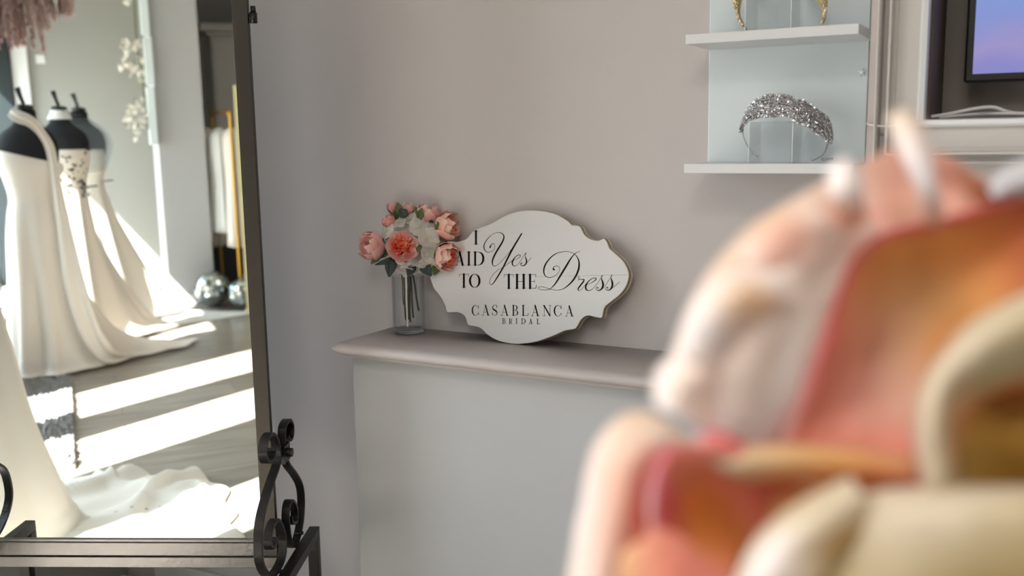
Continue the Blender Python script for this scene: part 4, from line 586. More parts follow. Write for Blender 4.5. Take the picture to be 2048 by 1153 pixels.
def peony(c, R, ax, op, seed, parent, cols=None):
    c = Vector(c); M = frame_of(ax); random.seed(seed)
    mb = MB()
    c0, c1, c2 = cols or (PKm, PKr, PKl)
    # closed core layers, then outer petals
    lay_ = [(3, .62, 2.55-.5*op), (4, .80, 2.45-.65*op), (5, .93, 2.3-.75*op), (5, 1.02, 2.0-.6*op)]
    for li, (n, rr_, th1) in enumerate(lay_):
        if op > .6 and li < 2: continue
        for k in range(n):
            petal_on_egg(mb, c, M, R, 2*PI*k/n+li*.7+random.uniform(-.2, .2), 2.4/n+.35, .12, th1+random.uniform(-.18, .12), rr_+random.uniform(-.02, .04), (.05+.25*op)*(1 if li > 1 else 0), .10+.05*op, c0, c1, c2, seed=seed+li*7+k)
    o = mb.build('peony_petals', M_petal, parent)
    # centre ruffle
    cm = MB(); cc = (.85, .33, .24), (.95, .50, .38), (.97, .66, .52)
    nn_ = int(44*op) if op > .3 else 0
    for k in range(nn_):
        rad = random.random()**.6*.55*R*(.4+.6*op); a = random.random()*2*PI
        base = Vector((math.cos(a)*rad, math.sin(a)*rad, R*(.05 if op > .6 else -.1)))
        h = R*random.uniform(.35, .65)*(.6+.4*op); wd = R*random.uniform(.16, .30); tw = random.random()*2*PI
        P = []; C = []
        for i in range(5):
            s = i/4; row = []; c_ = []
            for j in range(5):
                t = -1+j/2
                v = base+Vector((math.cos(tw), math.sin(tw), 0))*(t*wd*(.4+.6*s))+Vector((-math.sin(tw), math.cos(tw), 0))*(wd*.5*t*t+.3*wd*math.sin(3*s+k))+Vector((math.cos(a), math.sin(a), 0))*(s*h*.35)+Vector((0, 0, s*h*(1-.15*t*t)))
                row.append(M @ v+c); c_.append(mixc(cc[0], cc[1], s) if j in (1, 2, 3) else cc[2])
            P.append(row); C.append(c_)
        cm.grid(P, C)
    if nn_: cm.build('ruffled_centre', M_petal, o)
    # calyx
    sp_ = MB()
    for k in range(4):
        a = k*PI/2+seed; P = []
        for i in range(6):
            s = i/5; th = .15+1.0*s
            P.append([M @ Vector((math.sin(th)*math.cos(a+t*.5*math.sin(PI*(.15+.8*s)))*R*1.06, math.sin(th)*math.sin(a+t*.5*math.sin(PI*(.15+.8*s)))*R*1.06, -math.cos(th)*R*1.17))+c for t in (-1, 0, 1)])
        sp_.grid(P)
    sp_.build('green_sepals', M_olive, o)
    return o
pal = {0: None, 1: ((.90, .62, .61), (.93, .73, .71), (.96, .83, .80)), 3: ((.90, .58, .52), (.95, .77, .70), (.98, .88, .82)), 4: ((.92, .60, .57), (.96, .80, .74), (.99, .90, .86)), 2: ((.90, .55, .56), (.95, .74, .70), (.97, .85, .81)), 5: None}
for i, (nm, c, R_, ax, op) in enumerate(BLOOMS):
    o = peony(c, R_, ax, op, 20+i*5, bq, pal.get(i)); o.name = 'peony_bloom'
    if i == 0: o['label'] = 'open peony with a coral ruffled centre facing the camera'
for i, (c, R_) in enumerate([(b[0], b[1]) for b in BUDS]):
    o = peony(c, R_, BUDS[i][2], 0, 90+i, bq, ((.85, .50, .50), (.90, .62, .60), (.94, .75, .72))); o.name = 'peony_bud'
    mb = MB(); c = Vector(c); M = frame_of(BUDS[i][2])
    for k in range(2):
        P = []
        for a_ in range(7):
            s = a_/6; th = .2+1.7*s
            P.append([M @ Vector((math.sin(th)*math.cos(k*2.4+.3+t*.85*math.sin(PI*(.2+.78*s)))*R_*1.12, math.sin(th)*math.sin(k*2.4+.3+t*.85*math.sin(PI*(.2+.78*s)))*R_*1.12, -math.cos(th)*R_*1.25))+c for t in (-1, -.5, 0, .5, 1)])
        mb.grid(P)
    mb.build('bud_leaf', M_green, o)
hy = MB(); random.seed(5)
for fi, (c, ax, R_) in enumerate(FLORETS):
    c = Vector(c); M = frame_of(ax); ph0 = random.random()*6
    for k in range(4):
        a = ph0+k*PI/2; P = []; C = []
        lift = random.uniform(.05, .5); g = random.uniform(.80, .90)
        for i in range(8):
            s = i/7; row = []; c_ = []
            for j in range(7):
                t = -1+j/3; wv = math.sin(PI*min(.97, .10+.72*s))**.75*.72*R_
                if s > .8: wv *= math.sqrt(max(.05, 1-((s-.8)/.22)**2))
                rr2 = s*R_*(1-.08*t*t); zz = R_*(lift*s*s-.18*t*t*s+.12*noise.noise(Vector((s*3+k, t*2, fi))))
                v = Vector((math.cos(a)*rr2-math.sin(a)*t*wv, math.sin(a)*rr2+math.cos(a)*t*wv, zz)); row.append(M @ v+c)
                c_.append((g, g*.985, g*.96) if s > .2 else (g*.95, g*.96, g*.84))
            P.append(row); C.append(c_)
        hy.grid(P, C)
o = hy.build('hydrangea_head', M_hyd, bq); o['label'] = 'white hydrangea florets'
def leaf(base, tip, wd, m, parent, name='leaf', curl=.25):
    b, t = Vector(base), Vector(tip); d = t-b; L_ = d.length; d.normalize()
    side = d.cross(-fw).normalized(); up = side.cross(d)
    P = []
    for i in range(9):
        s = i/8; w_ = wd*.5*(math.sin(PI*min(1, s*.92+.04))**.8)*(1 if s < .5 else (1-(s-.5)*.5))
        P.append([b+d*(s*L_)+side*(u*w_)+up*(-curl*L_*s*s*.4+abs(u)*w_*.35) for u in (-1, -.5, 0, .5, 1)])
    o = MB().grid(P).build(name, m, parent); sf = o.modifiers.new('thick', 'SOLIDIFY'); sf.thickness = .0006; return o
for b, t, w_, k in LEAVES: leaf(b, t, w_*1.15, (M_green, M_olive)[k], bq)
for a, b, r_ in STEMS:
    a, b = Vector(a), Vector(b); MB().tube([a+(b-a)*k/6+Vector((0, .002*math.sin(k), 0)) for k in range(7)], r_*.8, 8).build('stem', M_stem, bq)
a, b, c = map(Vector, RIBBON)
MB().grid([[p+rr*(.0022*u) for u in (-1, 1)] for p in [a, (a+b)/2, b, (b+c)/2, c]]).build('sequin_ribbon', M_lace, bq)

# ================================================================ standing mirror
am = math.radians(26.4); ti_ = math.radians(.7)
mh = Vector((math.cos(am), math.sin(am), 0)); nh = Vector((math.sin(am), -math.cos(am), 0))
Q = Vector((-1.632, -.4135, .47))
Nn = nh*math.cos(ti_)-Vector((0, 0, 1))*math.sin(ti_); Um = Vector((0, 0, 1))*math.cos(ti_)+nh*math.sin(ti_)
mi = empty('standing_mirror', (Q.x-.33, Q.y-.17, 0), 'tall framed standing mirror with dark iron scrolls reflecting the bridal gowns', 'mirror')
MM = Matrix(((mh.x, Nn.x, Um.x, Q.x), (mh.y, Nn.y, Um.y, Q.y), (mh.z, Nn.z, Um.z, Q.z), (0, 0, 0, 1)))   # local x right, y toward camera, z up
W_ = .775; b0 = -.0098; 
# vertical extents found from the photograph: lower bar z 0.486-0.520, stand bar 0.458-0.482 (local heights)
MX0 = -W_; fwid = .036
def mbox(x0, x1, y0, y1, z0, z1, name, m, bv=.0012, par=mi):
    o = MB().box(x0, x1, y0, y1, z0, z1, MM).build(name, m, par, False); bevel(o, bv); return o
zb = .0195; TOPZ = 1.55
mbox(-fwid, 0, -.016, 0, zb, TOPZ, 'side_rail', M_steel_shaded); mbox(MX0, MX0+fwid, -.016, 0, zb, TOPZ, 'side_rail', M_steel_shaded)
mbox(MX0+fwid, -fwid, -.016, 0, zb, zb+.034, 'bottom_rail', M_steel); mbox(MX0, 0, -.016, 0, TOPZ, TOPZ+.036, 'top_rail', M_steel)
mbox(MX0+fwid, -fwid, -.014, -.004, zb+.034, zb+.041, 'glazing_bead', M_steel, .0006)
mbox(MX0+.01, -.01, -.0195, -.0165, zb+.01, TOPZ+.02, 'backing_board', M_black)
MB().add([MM @ Vector(v) for v in ((MX0+.02, -.010, zb+.02), (-.02, -.010, zb+.02), (-.02, -.010, TOPZ+.01), (MX0+.02, -.010, TOPZ+.01), (MX0+.02, -.016, zb+.02), (-.02, -.016, zb+.02), (-.02, -.016, TOPZ+.01), (MX0+.02, -.016, TOPZ+.01))],
         [(0, 1, 2, 3), (7, 6, 5, 4), (0, 4, 5, 1), (1, 5, 6, 2), (2, 6, 7, 3), (3, 7, 4, 0)]).build('mirror_glass', M_mirror, mi, False)
mbox(MX0, 0, -.020, .0, -.012, .0155, 'stand_crossbar', M_steel)
# latch pin on the right rail
hp = MB(); c = MM @ Vector((.010, -.010, 1.305))
hp.tube([c, c+Vector((0, 0, .024))], .0085, 16); hp.tube([c+Vector((0, 0, .024)), c+Vector((0, 0, .038))], .006, 16); hp.box(-.001, .008, -.016, -.004, 1.308, 1.325, MM)
hp.build('hinge_pin', M_black, mi)
# stand: two side trestles, each beam + posts + scrolls
MH = Matrix(((mh.x, nh.x, 0, Q.x), (mh.y, nh.y, 0, Q.y), (0, 0, 1, 0), (0, 0, 0, 1)))
def flat(path, width, th, x0, name, parent):
    P = cat(path, 5); V = []; F = []; n = len(P)
    for i, p in enumerate(P):
        a, b = P[max(0, i-1)], P[min(n-1, i+1)]; t = Vector((b[0]-a[0], b[1]-a[1])); 
        t.normalize(); nr = Vector((-t.y, t.x))*th/2
        for dx, sgn in ((0, 1), (width, 1), (width, -1), (0, -1)): V.append(MH @ Vector((x0+dx, p[0]+nr.x*sgn, p[1]+nr.y*sgn)))
    for i in range(n-1):
        for k in range(4): F.append((i*4+k, i*4+(k+1) % 4, (i+1)*4+(k+1) % 4, (i+1)*4+k))
    F += [(3, 2, 1, 0), tuple((n-1)*4+k for k in range(4))]
    o = obj(name, V, F, M_iron, parent, False); bevel(o, .0012, 2, 50); return o
for x0 in (.003, MX0-.023):
    flat(SC_F, .020, .008, x0, 'scroll', mi); flat(SC_R, .020, .008, x0, 'scroll', mi)
    xb = x0+.018
    def hb(x0_, x1_, y0_, y1_, z0_, z1_, nm):
        o = MB().box(x0_, x1_, y0_, y1_, z0_, z1_, MH).build(nm, M_iron, mi, False); bevel(o, .0015)
    hb(xb-.0, xb+.028, -.236, .24, .444, .472, 'trestle_beam')
    hb(xb-.0, xb+.028, -.236, -.208, 0, .4438, 'leg'); hb(xb-.0, xb+.028, .212, .24, 0, .4438, 'leg')
    kn = MB().box(x0-.004, x0+.024, -.062, -.012, .722, .765, MH); kn.tube([MH @ Vector((x0+.02, -.04, .744)), MH @ Vector((x0+.036, -.04, .744))], .011, 14)
    kn.build('pivot_block', M_black, mi, False)
    for yy, zz in ((.062, .478), (-.14, .492)):
        MB().tube([MH @ Vector((x0+.006, yy, zz)), MH @ Vector((x0+.026, yy, zz))], .005, 10).build('bolt', M_iron, mi)

# ================================================================ foreground roses (closest to the lens)
table = empty('side_table', (.0, -1.60, 0), 'small round table under the foreground roses, below the photo edge', 'table')
MB().lathe([(.001, .86), (.20, .86), (.215, .87), (.215, .885), (.2, .895), (.001, .895)], (.05, -1.60, 0), 48).build('tabletop', M_trim, table)
MB().lathe([(.001, 0), (.15, 0), (.15, .015), (.03, .04), (.02, .1), (.02, .86), (.001, .86)], (.05, -1.60, 0), 32).build('pedestal', M_trim, table)
vs = MB().lathe([(.001, 0), (.05, 0), (.06, .02), (.065, .08), (.05, .14), (.055, .16), (.05, .158), (.045, .14), (.06, .08), (.055, .02), (.001, .01)], (.02, -1.60, .8955), 40).build('flower_vase', M_white)
tag(vs, 'white vase on the round table holding the foreground roses, below the photo edge', 'vase')
RL = {'A': (ROSE_A, 'largest foreground rose, blurred peach petals with a pink rim'), 'B': (ROSE_B, 'lower left foreground rose, blurred pale pink with a coral heart'), 'C': (ROSE_C, 'cream yellow curled rose at the lower right corner, blurred')}
roses = {k: empty('rose', v[0], v[1], 'rose', 'blurred roses in the foreground') for k, v in RL.items()}
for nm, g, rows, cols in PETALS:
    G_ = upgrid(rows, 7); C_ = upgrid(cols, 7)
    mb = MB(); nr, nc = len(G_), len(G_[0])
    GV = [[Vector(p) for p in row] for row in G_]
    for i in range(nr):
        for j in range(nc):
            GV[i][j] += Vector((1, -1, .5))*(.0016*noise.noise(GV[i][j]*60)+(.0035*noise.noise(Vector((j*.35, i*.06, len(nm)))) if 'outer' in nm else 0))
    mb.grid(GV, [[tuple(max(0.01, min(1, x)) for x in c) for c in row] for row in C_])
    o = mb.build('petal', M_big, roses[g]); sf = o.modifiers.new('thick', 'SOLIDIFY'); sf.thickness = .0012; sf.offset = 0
for k, ro_ in roses.items():
    c = Vector(RL[k][0]); vt = Vector((.02, -1.60, .95))
    mid = (c+vt)/2+Vector((0, .02, .02)); cb_ = c+Vector((0.02, .03, -.03))
    MB().tube(cat([cb_, mid, vt], 8), .004, 8).build('stem', M_stem, ro_)
    # outer guard petals on the far side and the calyx, so the bloom is whole from elsewhere
    cup = MB(); CC = {'A': ((.80, .48, .36), (.86, .68, .60), (.90, .78, .72)), 'B': ((.80, .42, .34), (.86, .66, .58), (.9, .76, .7)), 'C': ((.55, .45, .25), (.68, .60, .44), (.72, .66, .52))}[k]
    M = frame_of((.1, -.7, .6)); Rb = {'A': .062, 'B': .05, 'C': .05}[k]
    for q in range(6): petal_on_egg(cup, cb_, M, Rb, q*PI/3, .62, .1, 1.25, 1, .15, .08, *CC, seed=q+3)
    cup.build('petal_cup', M_big, ro_)
MB_ = MB(); GV = [[Vector(p) for p in row] for row in upgrid(WHITEPIECE, 6)]
MB_.grid(GV, [[(.86, .86, .88)]*len(GV[0]) for _ in GV]); o = MB_.build('white_rose_petal', M_big); o.modifiers.new('thick', 'SOLIDIFY').thickness = .0012
tag(o, 'pale white petal at the right edge above the big rose', 'petal')

# ================================================================ the shop seen in the mirror
def garment(name, c, rings, m, label, grp, dirv=None, n=96, seed=0, cat_='wedding dress', tilt=0):
    """rings: (z, rx, ry, fold amplitude, train length, offset x)"""
    V = []; F = []; c = Vector(c); R_ = cat(rings, 4); ph0 = math.atan2(dirv[1], dirv[0]) if dirv else 0
    for i, (z, rx, ry, fa, tl, ox) in enumerate(R_):
        for k in range(n):
            a = 2*PI*k/n
            f = 1+fa*(math.sin(a*9+seed+.4*math.sin(z*3))*.55+.45*math.sin(a*5.3+seed*2)+.3*noise.noise(Vector((a*2, z, seed))))
            lob = max(0, math.cos((a-ph0)))**2.2 if tl > 0 else 0
            x = math.cos(a)*rx*f+ox; y = math.sin(a)*ry*f
            if tl > 0: x += math.cos(ph0)*lob*tl; y += math.sin(ph0)*lob*tl
            zz = max(z, .004)+(tilt*(-math.cos(a))*(z-1.2)/.16 if z > 1.2 else 0)
            if z < .1: zz += .012*(1+noise.noise(Vector((x*9, y*9, seed))))
            V.append(c+Vector((x, y, zz)))
    nr = len(R_)
    for i in range(nr-1):
        for k in range(n): F.append((i*n+k, (i+1)*n+k, (i+1)*n+(k+1) % n, i*n+(k+1) % n))
    o = obj(name, V, F, m); sf = o.modifiers.new('thick', 'SOLIDIFY'); sf.thickness = .003; sf.offset = 1
    return tag(o, label, cat_, grp)
def form(c, label, yaw=0, lean=.06):
    e = empty('dress_form', c, label, 'dress form', 'black dress forms by the window'); c = Vector(c)
    torso = [(.001, .84), (.09, .84), (.110, .88), (.116, .95), (.108, 1.05), (.100, 1.12), (.118, 1.20), (.142, 1.30), (.150, 1.38), (.150, 1.44), (.125, 1.50), (.075, 1.545), (.055, 1.58), (.050, 1.64), (.001, 1.645)]
    Mz = Matrix.Rotation(yaw, 3, 'Z')
    MB().lathe([tuple(p) for p in cat(torso, 3)], c, 40, 1.15, .78, Mz).build('torso', M_blackfab, e)
    MB().lathe([(.001, 1.645), (.052, 1.645), (.054, 1.665), (.03, 1.675), (.001, 1.676)], c, 28).build('neck_cap', M_black, e)
    k = MB().tube([c+Vector((0, 0, 1.675)), c+Vector((-.015, 0, 1.72)), c+Vector((-.03, 0, 1.775))], [.011, .013, .020], 14); k.build('finial', M_black, e)
    MB().tube([c+Vector((0, 0, .02)), c+Vector((0, 0, .81))], .014, 12).build('pole', M_black, e)
    MB().lathe([(.001, 0), (.15, 0), (.15, .012), (.03, .03), (.001, .03)], c, 28).build('base', M_black, e)
    return e
g1 = 'white wedding gowns on dress forms'
F1 = (-2.25, -4.85, 0); F2 = (-2.06, -5.55, 0); F3 = (-1.93, -6.2, 0); F4 = (-2.46, -1.98, 0)
form(F1, 'nearest black dress form in the mirror, in the draped one-shoulder gown'); form(F2, 'middle black dress form in the mirror, in the floral-beaded gown'); form(F3, 'furthest black dress form in the mirror, under the sheer grey top'); form(F4, 'black dress form beside the mirror, inside the plain train gown')
D = Vector((.93, -.37))
garment('wedding_dress', F1, [(1.36, .180, .125, .0, 0, 0), (1.30, .185, .13, .01, 0, 0), (1.2, .150, .11, .02, 0, 0), (1.1, .135, .10, .02, 0, 0), (1.0, .155, .12, .04, 0, 0), (.85, .17, .14, .07, 0, 0), (.6, .18, .16, .12, .02, .0), (.4, .19, .17, .16, .10, .0), (.22, .20, .18, .2, .22, .0), (.09, .21, .2, .2, .42, .0), (.03, .22, .22, .18, .62, 0), (.008, .23, .25, .15, .80, 0)], M_satin, 'satin gown with a long train on the nearest dress form in the mirror', g1, D, seed=1, tilt=.05)
gown2 = garment('wedding_dress', F2, [(1.38, .165, .12, 0, 0, 0), (1.3, .17, .12, .01, 0, 0), (1.13, .128, .095, .02, 0, 0), (1.0, .14, .11, .04, 0, 0), (.8, .16, .13, .08, 0, 0), (.5, .18, .15, .14, .1, 0), (.25, .2, .17, .18, .22, 0), (.09, .21, .19, .2, .34, 0), (.02, .22, .22, .16, .5, 0)], M_satin, 'gown with floral beading at the waist on the middle dress form', g1, D, seed=4)
garment('wedding_dress', F3, [(1.36, .165, .12, 0, 0, 0), (1.2, .15, .11, .01, 0, 0), (1.1, .13, .1, .02, 0, 0), (.9, .17, .14, .08, 0, 0), (.5, .24, .2, .16, .1, 0), (.2, .3, .25, .2, .2, 0), (.03, .34, .3, .16, .35, 0)], M_crepe, 'white full-skirted gown on the furthest dress form', g1, D, seed=7)
garment('wedding_dress', F4, [(1.36, .175, .125, 0, 0, 0), (1.2, .15, .11, .01, 0, 0), (1.1, .132, .10, .02, 0, 0), (.95, .155, .12, .03, 0, 0), (.75, .17, .14, .05, .02, 0), (.5, .18, .16, .06, .05, .0), (.3, .19, .19, .08, .09, .0), (.14, .20, .22, .08, .13, 0), (.04, .205, .24, .07, .17, 0), (.012, .21, .26, .06, .20, 0)], M_crepe, 'plain white gown whose train spreads at the foot of the mirror', g1, Vector((1, -.15)), seed=11)
# wrinkled train of the near gown on the floor
def train_h(x, y, h, seed):
    n1 = noise.noise(Vector((x*2.2+seed, y*2.6, seed))); n2 = noise.noise(Vector((x*6+seed, y*8, 3)))
    a = (x*.62+y*1.0)*13+3.2*n1+1.2*n2; b = (x*1.0-y*.75)*9+2.6*n2+seed
    far = min(1, max(.25, (-y-1.75)*2.2)) if seed == 2 else 1
    return h*(.22+.55*n1*n1+far*(.62*max(0, math.sin(a))**3+.40*max(0, math.sin(b))**4)+.12*n2)
def train(name, pts, m, label, h=.03, seed=0, cat_='train'):
    P = [Vector(p) for p in cat(pts, 9, True)]; c = sum(P, Vector((0, 0)))/len(P); n = len(P); V = []; F = []; NR = 44
    for i in range(NR+1):
        s = i/NR
        for p in P:
            q = c+(p-c)*s; e = 1-s**10
            V.append(Vector((q.x, q.y, max(.005, .006+e*train_h(q.x, q.y, h, seed)))))
    for i in range(NR):
        for k in range(n): F.append((i*n+k, i*n+(k+1) % n, (i+1)*n+(k+1) % n, (i+1)*n+k))
    o = obj(name, V, F, m); sf = o.modifiers.new('thick', 'SOLIDIFY'); sf.thickness = .002; return tag(o, label, cat_)
tr = train('dress_train', [(-2.22, -2.58), (-2.08, -2.64), (-1.98, -2.50), (-1.88, -2.60), (-1.80, -2.46), (-1.70, -2.42), (-1.62, -2.52), (-1.58, -2.30), (-1.52, -2.20), (-1.56, -2.05), (-1.53, -1.92), (-1.58, -1.80), (-1.55, -1.64), (-1.8, -1.6), (-2.1, -1.62), (-2.28, -1.75), (-2.3, -2.3)], M_crepe, 'crumpled cream train with stitched hem on the floor before the mirror', .085, 2)
# cut-out dashes along the train hem
hm = cat([(-2.28, -1.98), (-2.15, -1.99), (-1.98, -2.03), (-1.84, -2.06), (-1.72, -2.08), (-1.60, -2.10)], 5)
for i in range(0, len(hm)-1, 2):
    a, b = Vector(hm[i]), Vector(hm[i+1]); d_ = (b-a)*.5; nr = Vector((-d_.y, d_.x)).normalized()*.004
    zf = lambda v: train_h(v.x, v.y, .085, 2)+.0105
    V = [Vector((v.x, v.y, zf(v))) for v in (a-nr, a+d_, a+nr, a-d_*.2)]
    obj('hem_cutout', V, [(0, 1, 2, 3)], M_groove, tr)
train('lace_train', [(-1.95, -6.0), (-1.7, -5.95), (-1.45, -5.92), (-1.2, -5.98), (-1.0, -6.02), (-.78, -6.12), (-.8, -6.24), (-.95, -6.32), (-1.2, -6.5), (-1.5, -6.62), (-1.8, -6.6), (-2.0, -6.4)], M_lace, 'scalloped white lace train spread before the pillar', .02, 9)
# scarf draped over the nearest form
C1 = Vector(F1)
def rib(name, path, wd, m, label, cat_, seed=0, out=(0, 1, 0)):
    P = cat(path, 6); G_ = []
    for i, p in enumerate(P):
        s = i/(len(P)-1); a = Vector(P[max(0, i-1)][:3]); b = Vector(P[min(len(P)-1, i+1)][:3]); t = (b-a).normalized(); o_ = Vector(out); side = t.cross(o_).normalized()
        G_.append([Vector(p[:3])+side*(u*p[3]/2)+o_*(.012*math.sin(u*5+seed+s*6)) for u in [-1+k/5 for k in range(11)]])
    o = MB().grid(G_).build(name, m); sf = o.modifiers.new('thick', 'SOLIDIFY'); sf.thickness = .003
    return tag(o, label, cat_)
rib('satin_sash', [(C1.x-.075, C1.y+.09, 1.63, .05), (C1.x-.03, C1.y+.125, 1.60, .07), (C1.x+.03, C1.y+.13, 1.57, .06), (C1.x+.085, C1.y+.125, 1.50, .045), (C1.x+.125, C1.y+.13, 1.40, .05), (C1.x+.14, C1.y+.135, 1.2, .055), (C1.x+.16, C1.y+.15, .95, .08), (C1.x+.19, C1.y+.19, .6, .12), (C1.x+.25, C1.y+.20, .28, .13), (C1.x+.34, C1.y+.16, .10, .12), (C1.x+.44, C1.y+.06, .05, .05), (C1.x+.50, C1.y+.0, .045, .01)], .06, M_satin, 'cream satin sash crossing the shoulder of the nearest dress form', 'sash')
C2 = Vector(F2); random.seed(3)
mb = MB()
for i in range(60):
    a = random.uniform(.1, 2.2); z = random.uniform(1.05, 1.36); r_ = .128+.16*abs(z-1.13)
    mb.sphere(C2+Vector((math.cos(a)*r_*1.03, math.sin(a)*r_*.80, z)), random.uniform(.005, .011), 6, 4)
bd = mb.build('waist_beading', M_black, gown2); bd['kind'] = 'stuff'; bd['label'] = 'dark floral beading'
mb = MB().lathe([tuple(p) for p in cat([(.06, 1.60), (.10, 1.56), (.175, 1.49), (.20, 1.40), (.185, 1.30), (.15, 1.2)], 4)], Vector(F3), 40, 1.1, .8); tag(mb.build('sheer_cape', M_tulle), 'sheer grey tulle cape on the furthest dress form', 'cape')
mb = MB().lathe([tuple(p) for p in cat([(.055, 1.645), (.062, 1.62), (.08, 1.585)], 4)], Vector(F2), 30); tag(mb.build('pearl_collar', M_lace), 'white floral collar at the neck of the middle dress form', 'collar')
for c in (F2, F3):
    o = MB().tube([Vector(c)+Vector((.125, .05, 1.12)), Vector(c)+Vector((.20, .03, 1.125))], .006, 8).build('clip', M_black); tag(o, 'dark clip at the waist of the %s gown' % ('middle' if c is F2 else 'furthest'), 'clip')
# shag rug
random.seed(8); P = []
for i in range(170):
    row = []
    for j in range(60):
        x = -2.6+.005+.48*j/59; y = -4.5+1.72*i/169
        row.append(Vector((x+random.uniform(-.004, .004), y+random.uniform(-.004, .004), .015+.045*random.random()**1.5 if 0 < i < 169 and 0 < j < 59 else .002)))
    P.append(row)
o = MB().grid(P).build('shag_rug', M_rug); tag(o, 'grey shaggy rug striped by sunlight on the wood floor in the mirror', 'rug')
# disco balls
def disco(c, r, label):
    e = empty('mirror_ball', (c[0], c[1], 0), label, 'mirror ball', 'mirrored balls by the pillar'); mb = MB(); n = 12; m = 10
    V = []
    for i in range(m):
        t0, t1 = PI*i/m+.02, PI*(i+1)/m-.02; k_ = max(4, int(2*n*math.sin((t0+t1)/2)))
        for k in range(k_):
            a0, a1 = 2*PI*k/k_+.02, 2*PI*(k+1)/k_-.02
            q = [Vector((math.sin(t)*math.cos(a), math.sin(t)*math.sin(a), math.cos(t)))*r+Vector(c) for t, a in ((t0, a0), (t1, a0), (t1, a1), (t0, a1))]
            mb.add(q, [(0, 1, 2, 3)])
    mb.build('mirror_tiles', M_disco, e, False); MB().sphere(c, r*.985, 24, 16).build('core', M_steel, e)
disco((-1.0, -6.62, .155), .150, 'left of the three mirrored balls, against the pillar foot'); disco((-.78, -6.38, .135), .13, 'front mirrored ball beside the gold pole'); disco((-.62, -6.68, .15), .145, 'rear mirrored ball half hidden by the gold pole')
# gold rail with hanging clothes, cupboard behind
rk = empty('clothes_rail', (-.7, -6.9, 0), 'gold clothes rail carrying white garments in the alcove', 'clothes rail')
MB().tube(cat([(-.80, -7.5, 0), (-.80, -7.5, 1.5), (-.80, -7.48, 1.60), (-.80, -7.35, 1.63), (-.80, -6.65, 1.63), (-.79, -6.52, 1.60), (-.785, -6.50, 1.5), (-.785, -6.50, 0)], 6), .013, 12).build('rail_frame', M_gold, rk)
pg = empty('pale_gold_arch', (-.63, -6.2, 0), 'pale gold upright of a display arch at the mirror edge', 'arch')
MB().box(-.79, -.75, -6.21, -6.17, .03, 1.80).build('upright', M_palegold, pg, False); MB().box(-.80, -.74, -6.22, -6.16, .18, .20).build('joint', M_palegold, pg, False); MB().box(-.79, -.25, -6.21, -6.17, 1.80, 1.835).build('crosspiece', M_palegold, pg, False); MB().box(-.285, -.25, -6.21, -6.17, 0.03, 1.80).build('upright', M_palegold, pg, False)
MB().box(-.80, -.24, -6.23, -6.14, 0, .03).build('foot', M_palegold, pg, False)
mb_g = [((-.88, -7.33, 0), .44, M_satin, 'ivory garment hanging at the back of the gold rail', .10), ((-.82, -6.98, 0), .60, M_lace, 'white lace garment hanging in the middle of the gold rail', .10), ((-.76, -6.66, 0), .50, M_satin, 'ivory garment hanging at the front of the gold rail', .07)]
for c, zb_, m_, lab, rx in mb_g:
    garment('hanging_garment', c, [(1.50, .02, .04, 0, 0, 0), (1.44, rx*.9, .11, .02, 0, 0), (1.3, rx, .125, .06, 0, 0), (1.0, rx*.9, .12, .12, 0, 0), (zb_, rx*1.1, .135, .15, 0, 0)], m_, lab, 'garments on the gold rail', seed=zb_*9, cat_='garment')
o = MB().box(-.86, -.2, -8.2, -7.7, 0, .62).build('black_cabinet', M_shadebox, None, False); bevel(o, .006); tag(o, 'low black cabinet below the hanging garments in the alcove', 'cabinet')
wd = empty('panelled_wardrobe', (-.1, -8.3, 0), 'tall cream wardrobe with moulded top in the alcove', 'wardrobe')
MB().box(-.66, .6, -8.59, -8.32, .0, 2.38).build('carcass', M_trim, wd, False)
mb = MB().box(-.70, .64, -8.59, -8.28, 2.38, 2.42); mb.box(-.76, .7, -8.59, -8.23, 2.42, 2.50); bevel(mb.build('cornice', M_trim, wd, False), .01)
for x0 in (-.64, -.02):
    MB().box(x0, x0+.6, -8.318, -8.30, .08, 2.34).build('door', M_trim, wd, False)
mb = MB().box(-.62, .56, -8.299, -8.29, 1.86, 1.89); mb.build('door_rail', M_trim, wd, False)
sbox('wall_partition', -.95, -.87, -8.55, -7.47, 0, 2.9, m=mat('alcove_paint', (.50, .47, .42), .8))
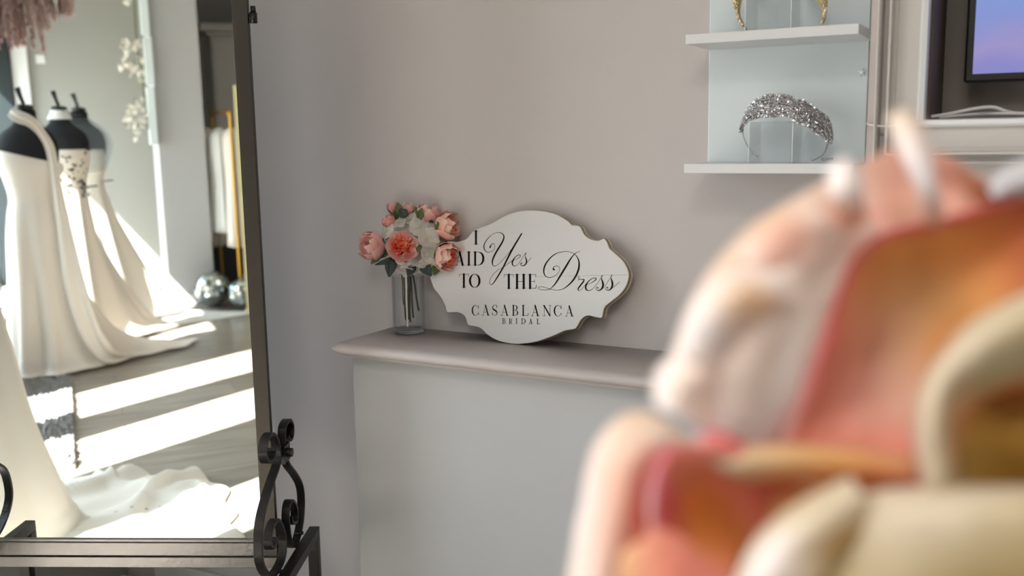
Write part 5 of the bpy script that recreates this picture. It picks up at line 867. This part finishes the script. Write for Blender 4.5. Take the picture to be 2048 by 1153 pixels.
# flower garland and light brackets on the pillar edge
for (z0, z1, x) in ((2.26, 2.9, -1.352), (1.86, 2.24, -1.345), (1.37, 1.84, -1.352)):
    o = MB().box(x-.045, x+.018, -6.9, -6.8, z0, z1).build('light_bracket', M_led, None, False); bevel(o, .004)
    tag(o, {2.26: 'top', 1.86: 'middle', 1.37: 'lowest'}[z0]+' of the three white panels down the pillar edge', 'wall panel', 'white panels on the pillar')
gl = empty('flower_garland', (-1.5, -6.85, 1.5), 'white and green flower garland hanging beside the pillar', 'garland')
random.seed(21); mb = MB(); lf = MB()
MB().tube(cat([(-1.42, -6.83, 2.88), (-1.44, -6.83, 2.3), (-1.42, -6.83, 1.9), (-1.40, -6.83, 1.5)], 5), .006, 8).build('garland_stem', M_olive, gl)
for cz, n_, sp_ in ((2.62, 8, .07), (2.1, 26, .12), (1.98, 10, .08), (1.62, 20, .11), (1.50, 8, .06)):
    for k in range(n_):
        c = Vector((-1.46+random.uniform(-sp_, .05), -6.82+random.uniform(-.05, .05), cz+random.uniform(-.12, .12)))
        M = frame_of((random.gauss(0, 1), random.gauss(1, .6), random.gauss(0, 1)))
        for q in range(5):
            a = q*2*PI/5; R_ = random.uniform(.022, .035)
            mb.add([c, c+M @ Vector((math.cos(a-.45)*R_*.7, math.sin(a-.45)*R_*.7, R_*.3)), c+M @ Vector((math.cos(a)*R_, math.sin(a)*R_, R_*.15)), c+M @ Vector((math.cos(a+.45)*R_*.7, math.sin(a+.45)*R_*.7, R_*.3))], [(0, 1, 2, 3)])
        if k % 3 == 0:
            v = M @ Vector((.05, 0, 0)); w2 = M @ Vector((0, .014, 0)); lf.add([c, c+v*.5+w2, c+v, c+v*.5-w2], [(0, 1, 2, 3)])
mb.build('garland_blossoms', M_crepe, gl)['kind'] = 'stuff'; lf.build('garland_leaves', mat('pale_leaf', (.52, .62, .48), .6), gl)['kind'] = 'stuff'
# switch on the far wall
tag(bevel(MB().box(-2.23, -2.15, YB, YB+.012, 2.12, 2.2).build('wall_switch', M_base, None, False), .003), 'small white square fitting on the far wall beside the plumes', 'fitting')
# hanging pampas plumes
pl = empty('pampas_bunch', (-2.2, -4.6, 2.89), 'dusty pink pampas plumes hanging above the dress forms', 'dried flowers')
random.seed(31)
for k in range(60):
    x = -2.48+.42*random.random(); zt = 2.75; zb2 = random.uniform(1.98, 2.3) if x < -2.13 else random.uniform(2.1, 2.35); y0 = -4.6+random.uniform(-.1, .1)
    if k > 55: x = -2.0+.06*random.random(); zb2 = 2.2
    sw = random.uniform(-.03, .05); mb = MB()
    pth = [Vector((x+sw*t*t, y0, zt+(zb2-zt)*t)) for t in [q/10 for q in range(11)]]
    mb.tube(pth, .003, 5)
    for q in range(260):
        t = random.uniform(.25, 1); p = pth[0].lerp(pth[-1], t); p.x = x+sw*t*t; a = random.random()*2*PI; ln = .06*(1.15-t)+.02; d_ = Vector((math.cos(a)*.6, math.sin(a)*.6, -1.1))*ln
        s_ = Vector((-math.sin(a), math.cos(a), 0))*.009; mb.add([p-s_, p+s_, p+d_], [(0, 1, 2)])
    mb.build('plume', M_blush, pl)
MB().tube([(-2.2, -4.6, 2.72), (-2.2, -4.6, 2.899)], .02, 10).build('hanging_cord', M_stem, pl)
mb = MB()
mb.tube([(-2.5, -4.6, 2.74), (-1.9, -4.6, 2.74)], .014, 10); mb.build('hanging_rod', M_stem, pl)
# panels for the added fill lamps
for i, (p, sz, en) in enumerate(FILL_LAMPS):
    e = empty('added_fill_lamp', p, ['added square fill lamp above and behind the foreground roses', 'added square fill lamp over the middle of the shop', 'added small fill lamp near the standing mirror'][i], 'lamp', 'added fill lamps')
    h = sz/2; MB().box(p[0]-h-.02, p[0]+h+.02, p[1]-h-.02, p[1]+h+.02, 2.87, 2.8995).build('fill_housing', M_base, e, False)
    MB().box(p[0]-h, p[0]+h, p[1]-h, p[1]+h, 2.862, 2.869).build('fill_diffuser', emit('fill_glow', 1.5, None, (1, .95, .9)), e, False)
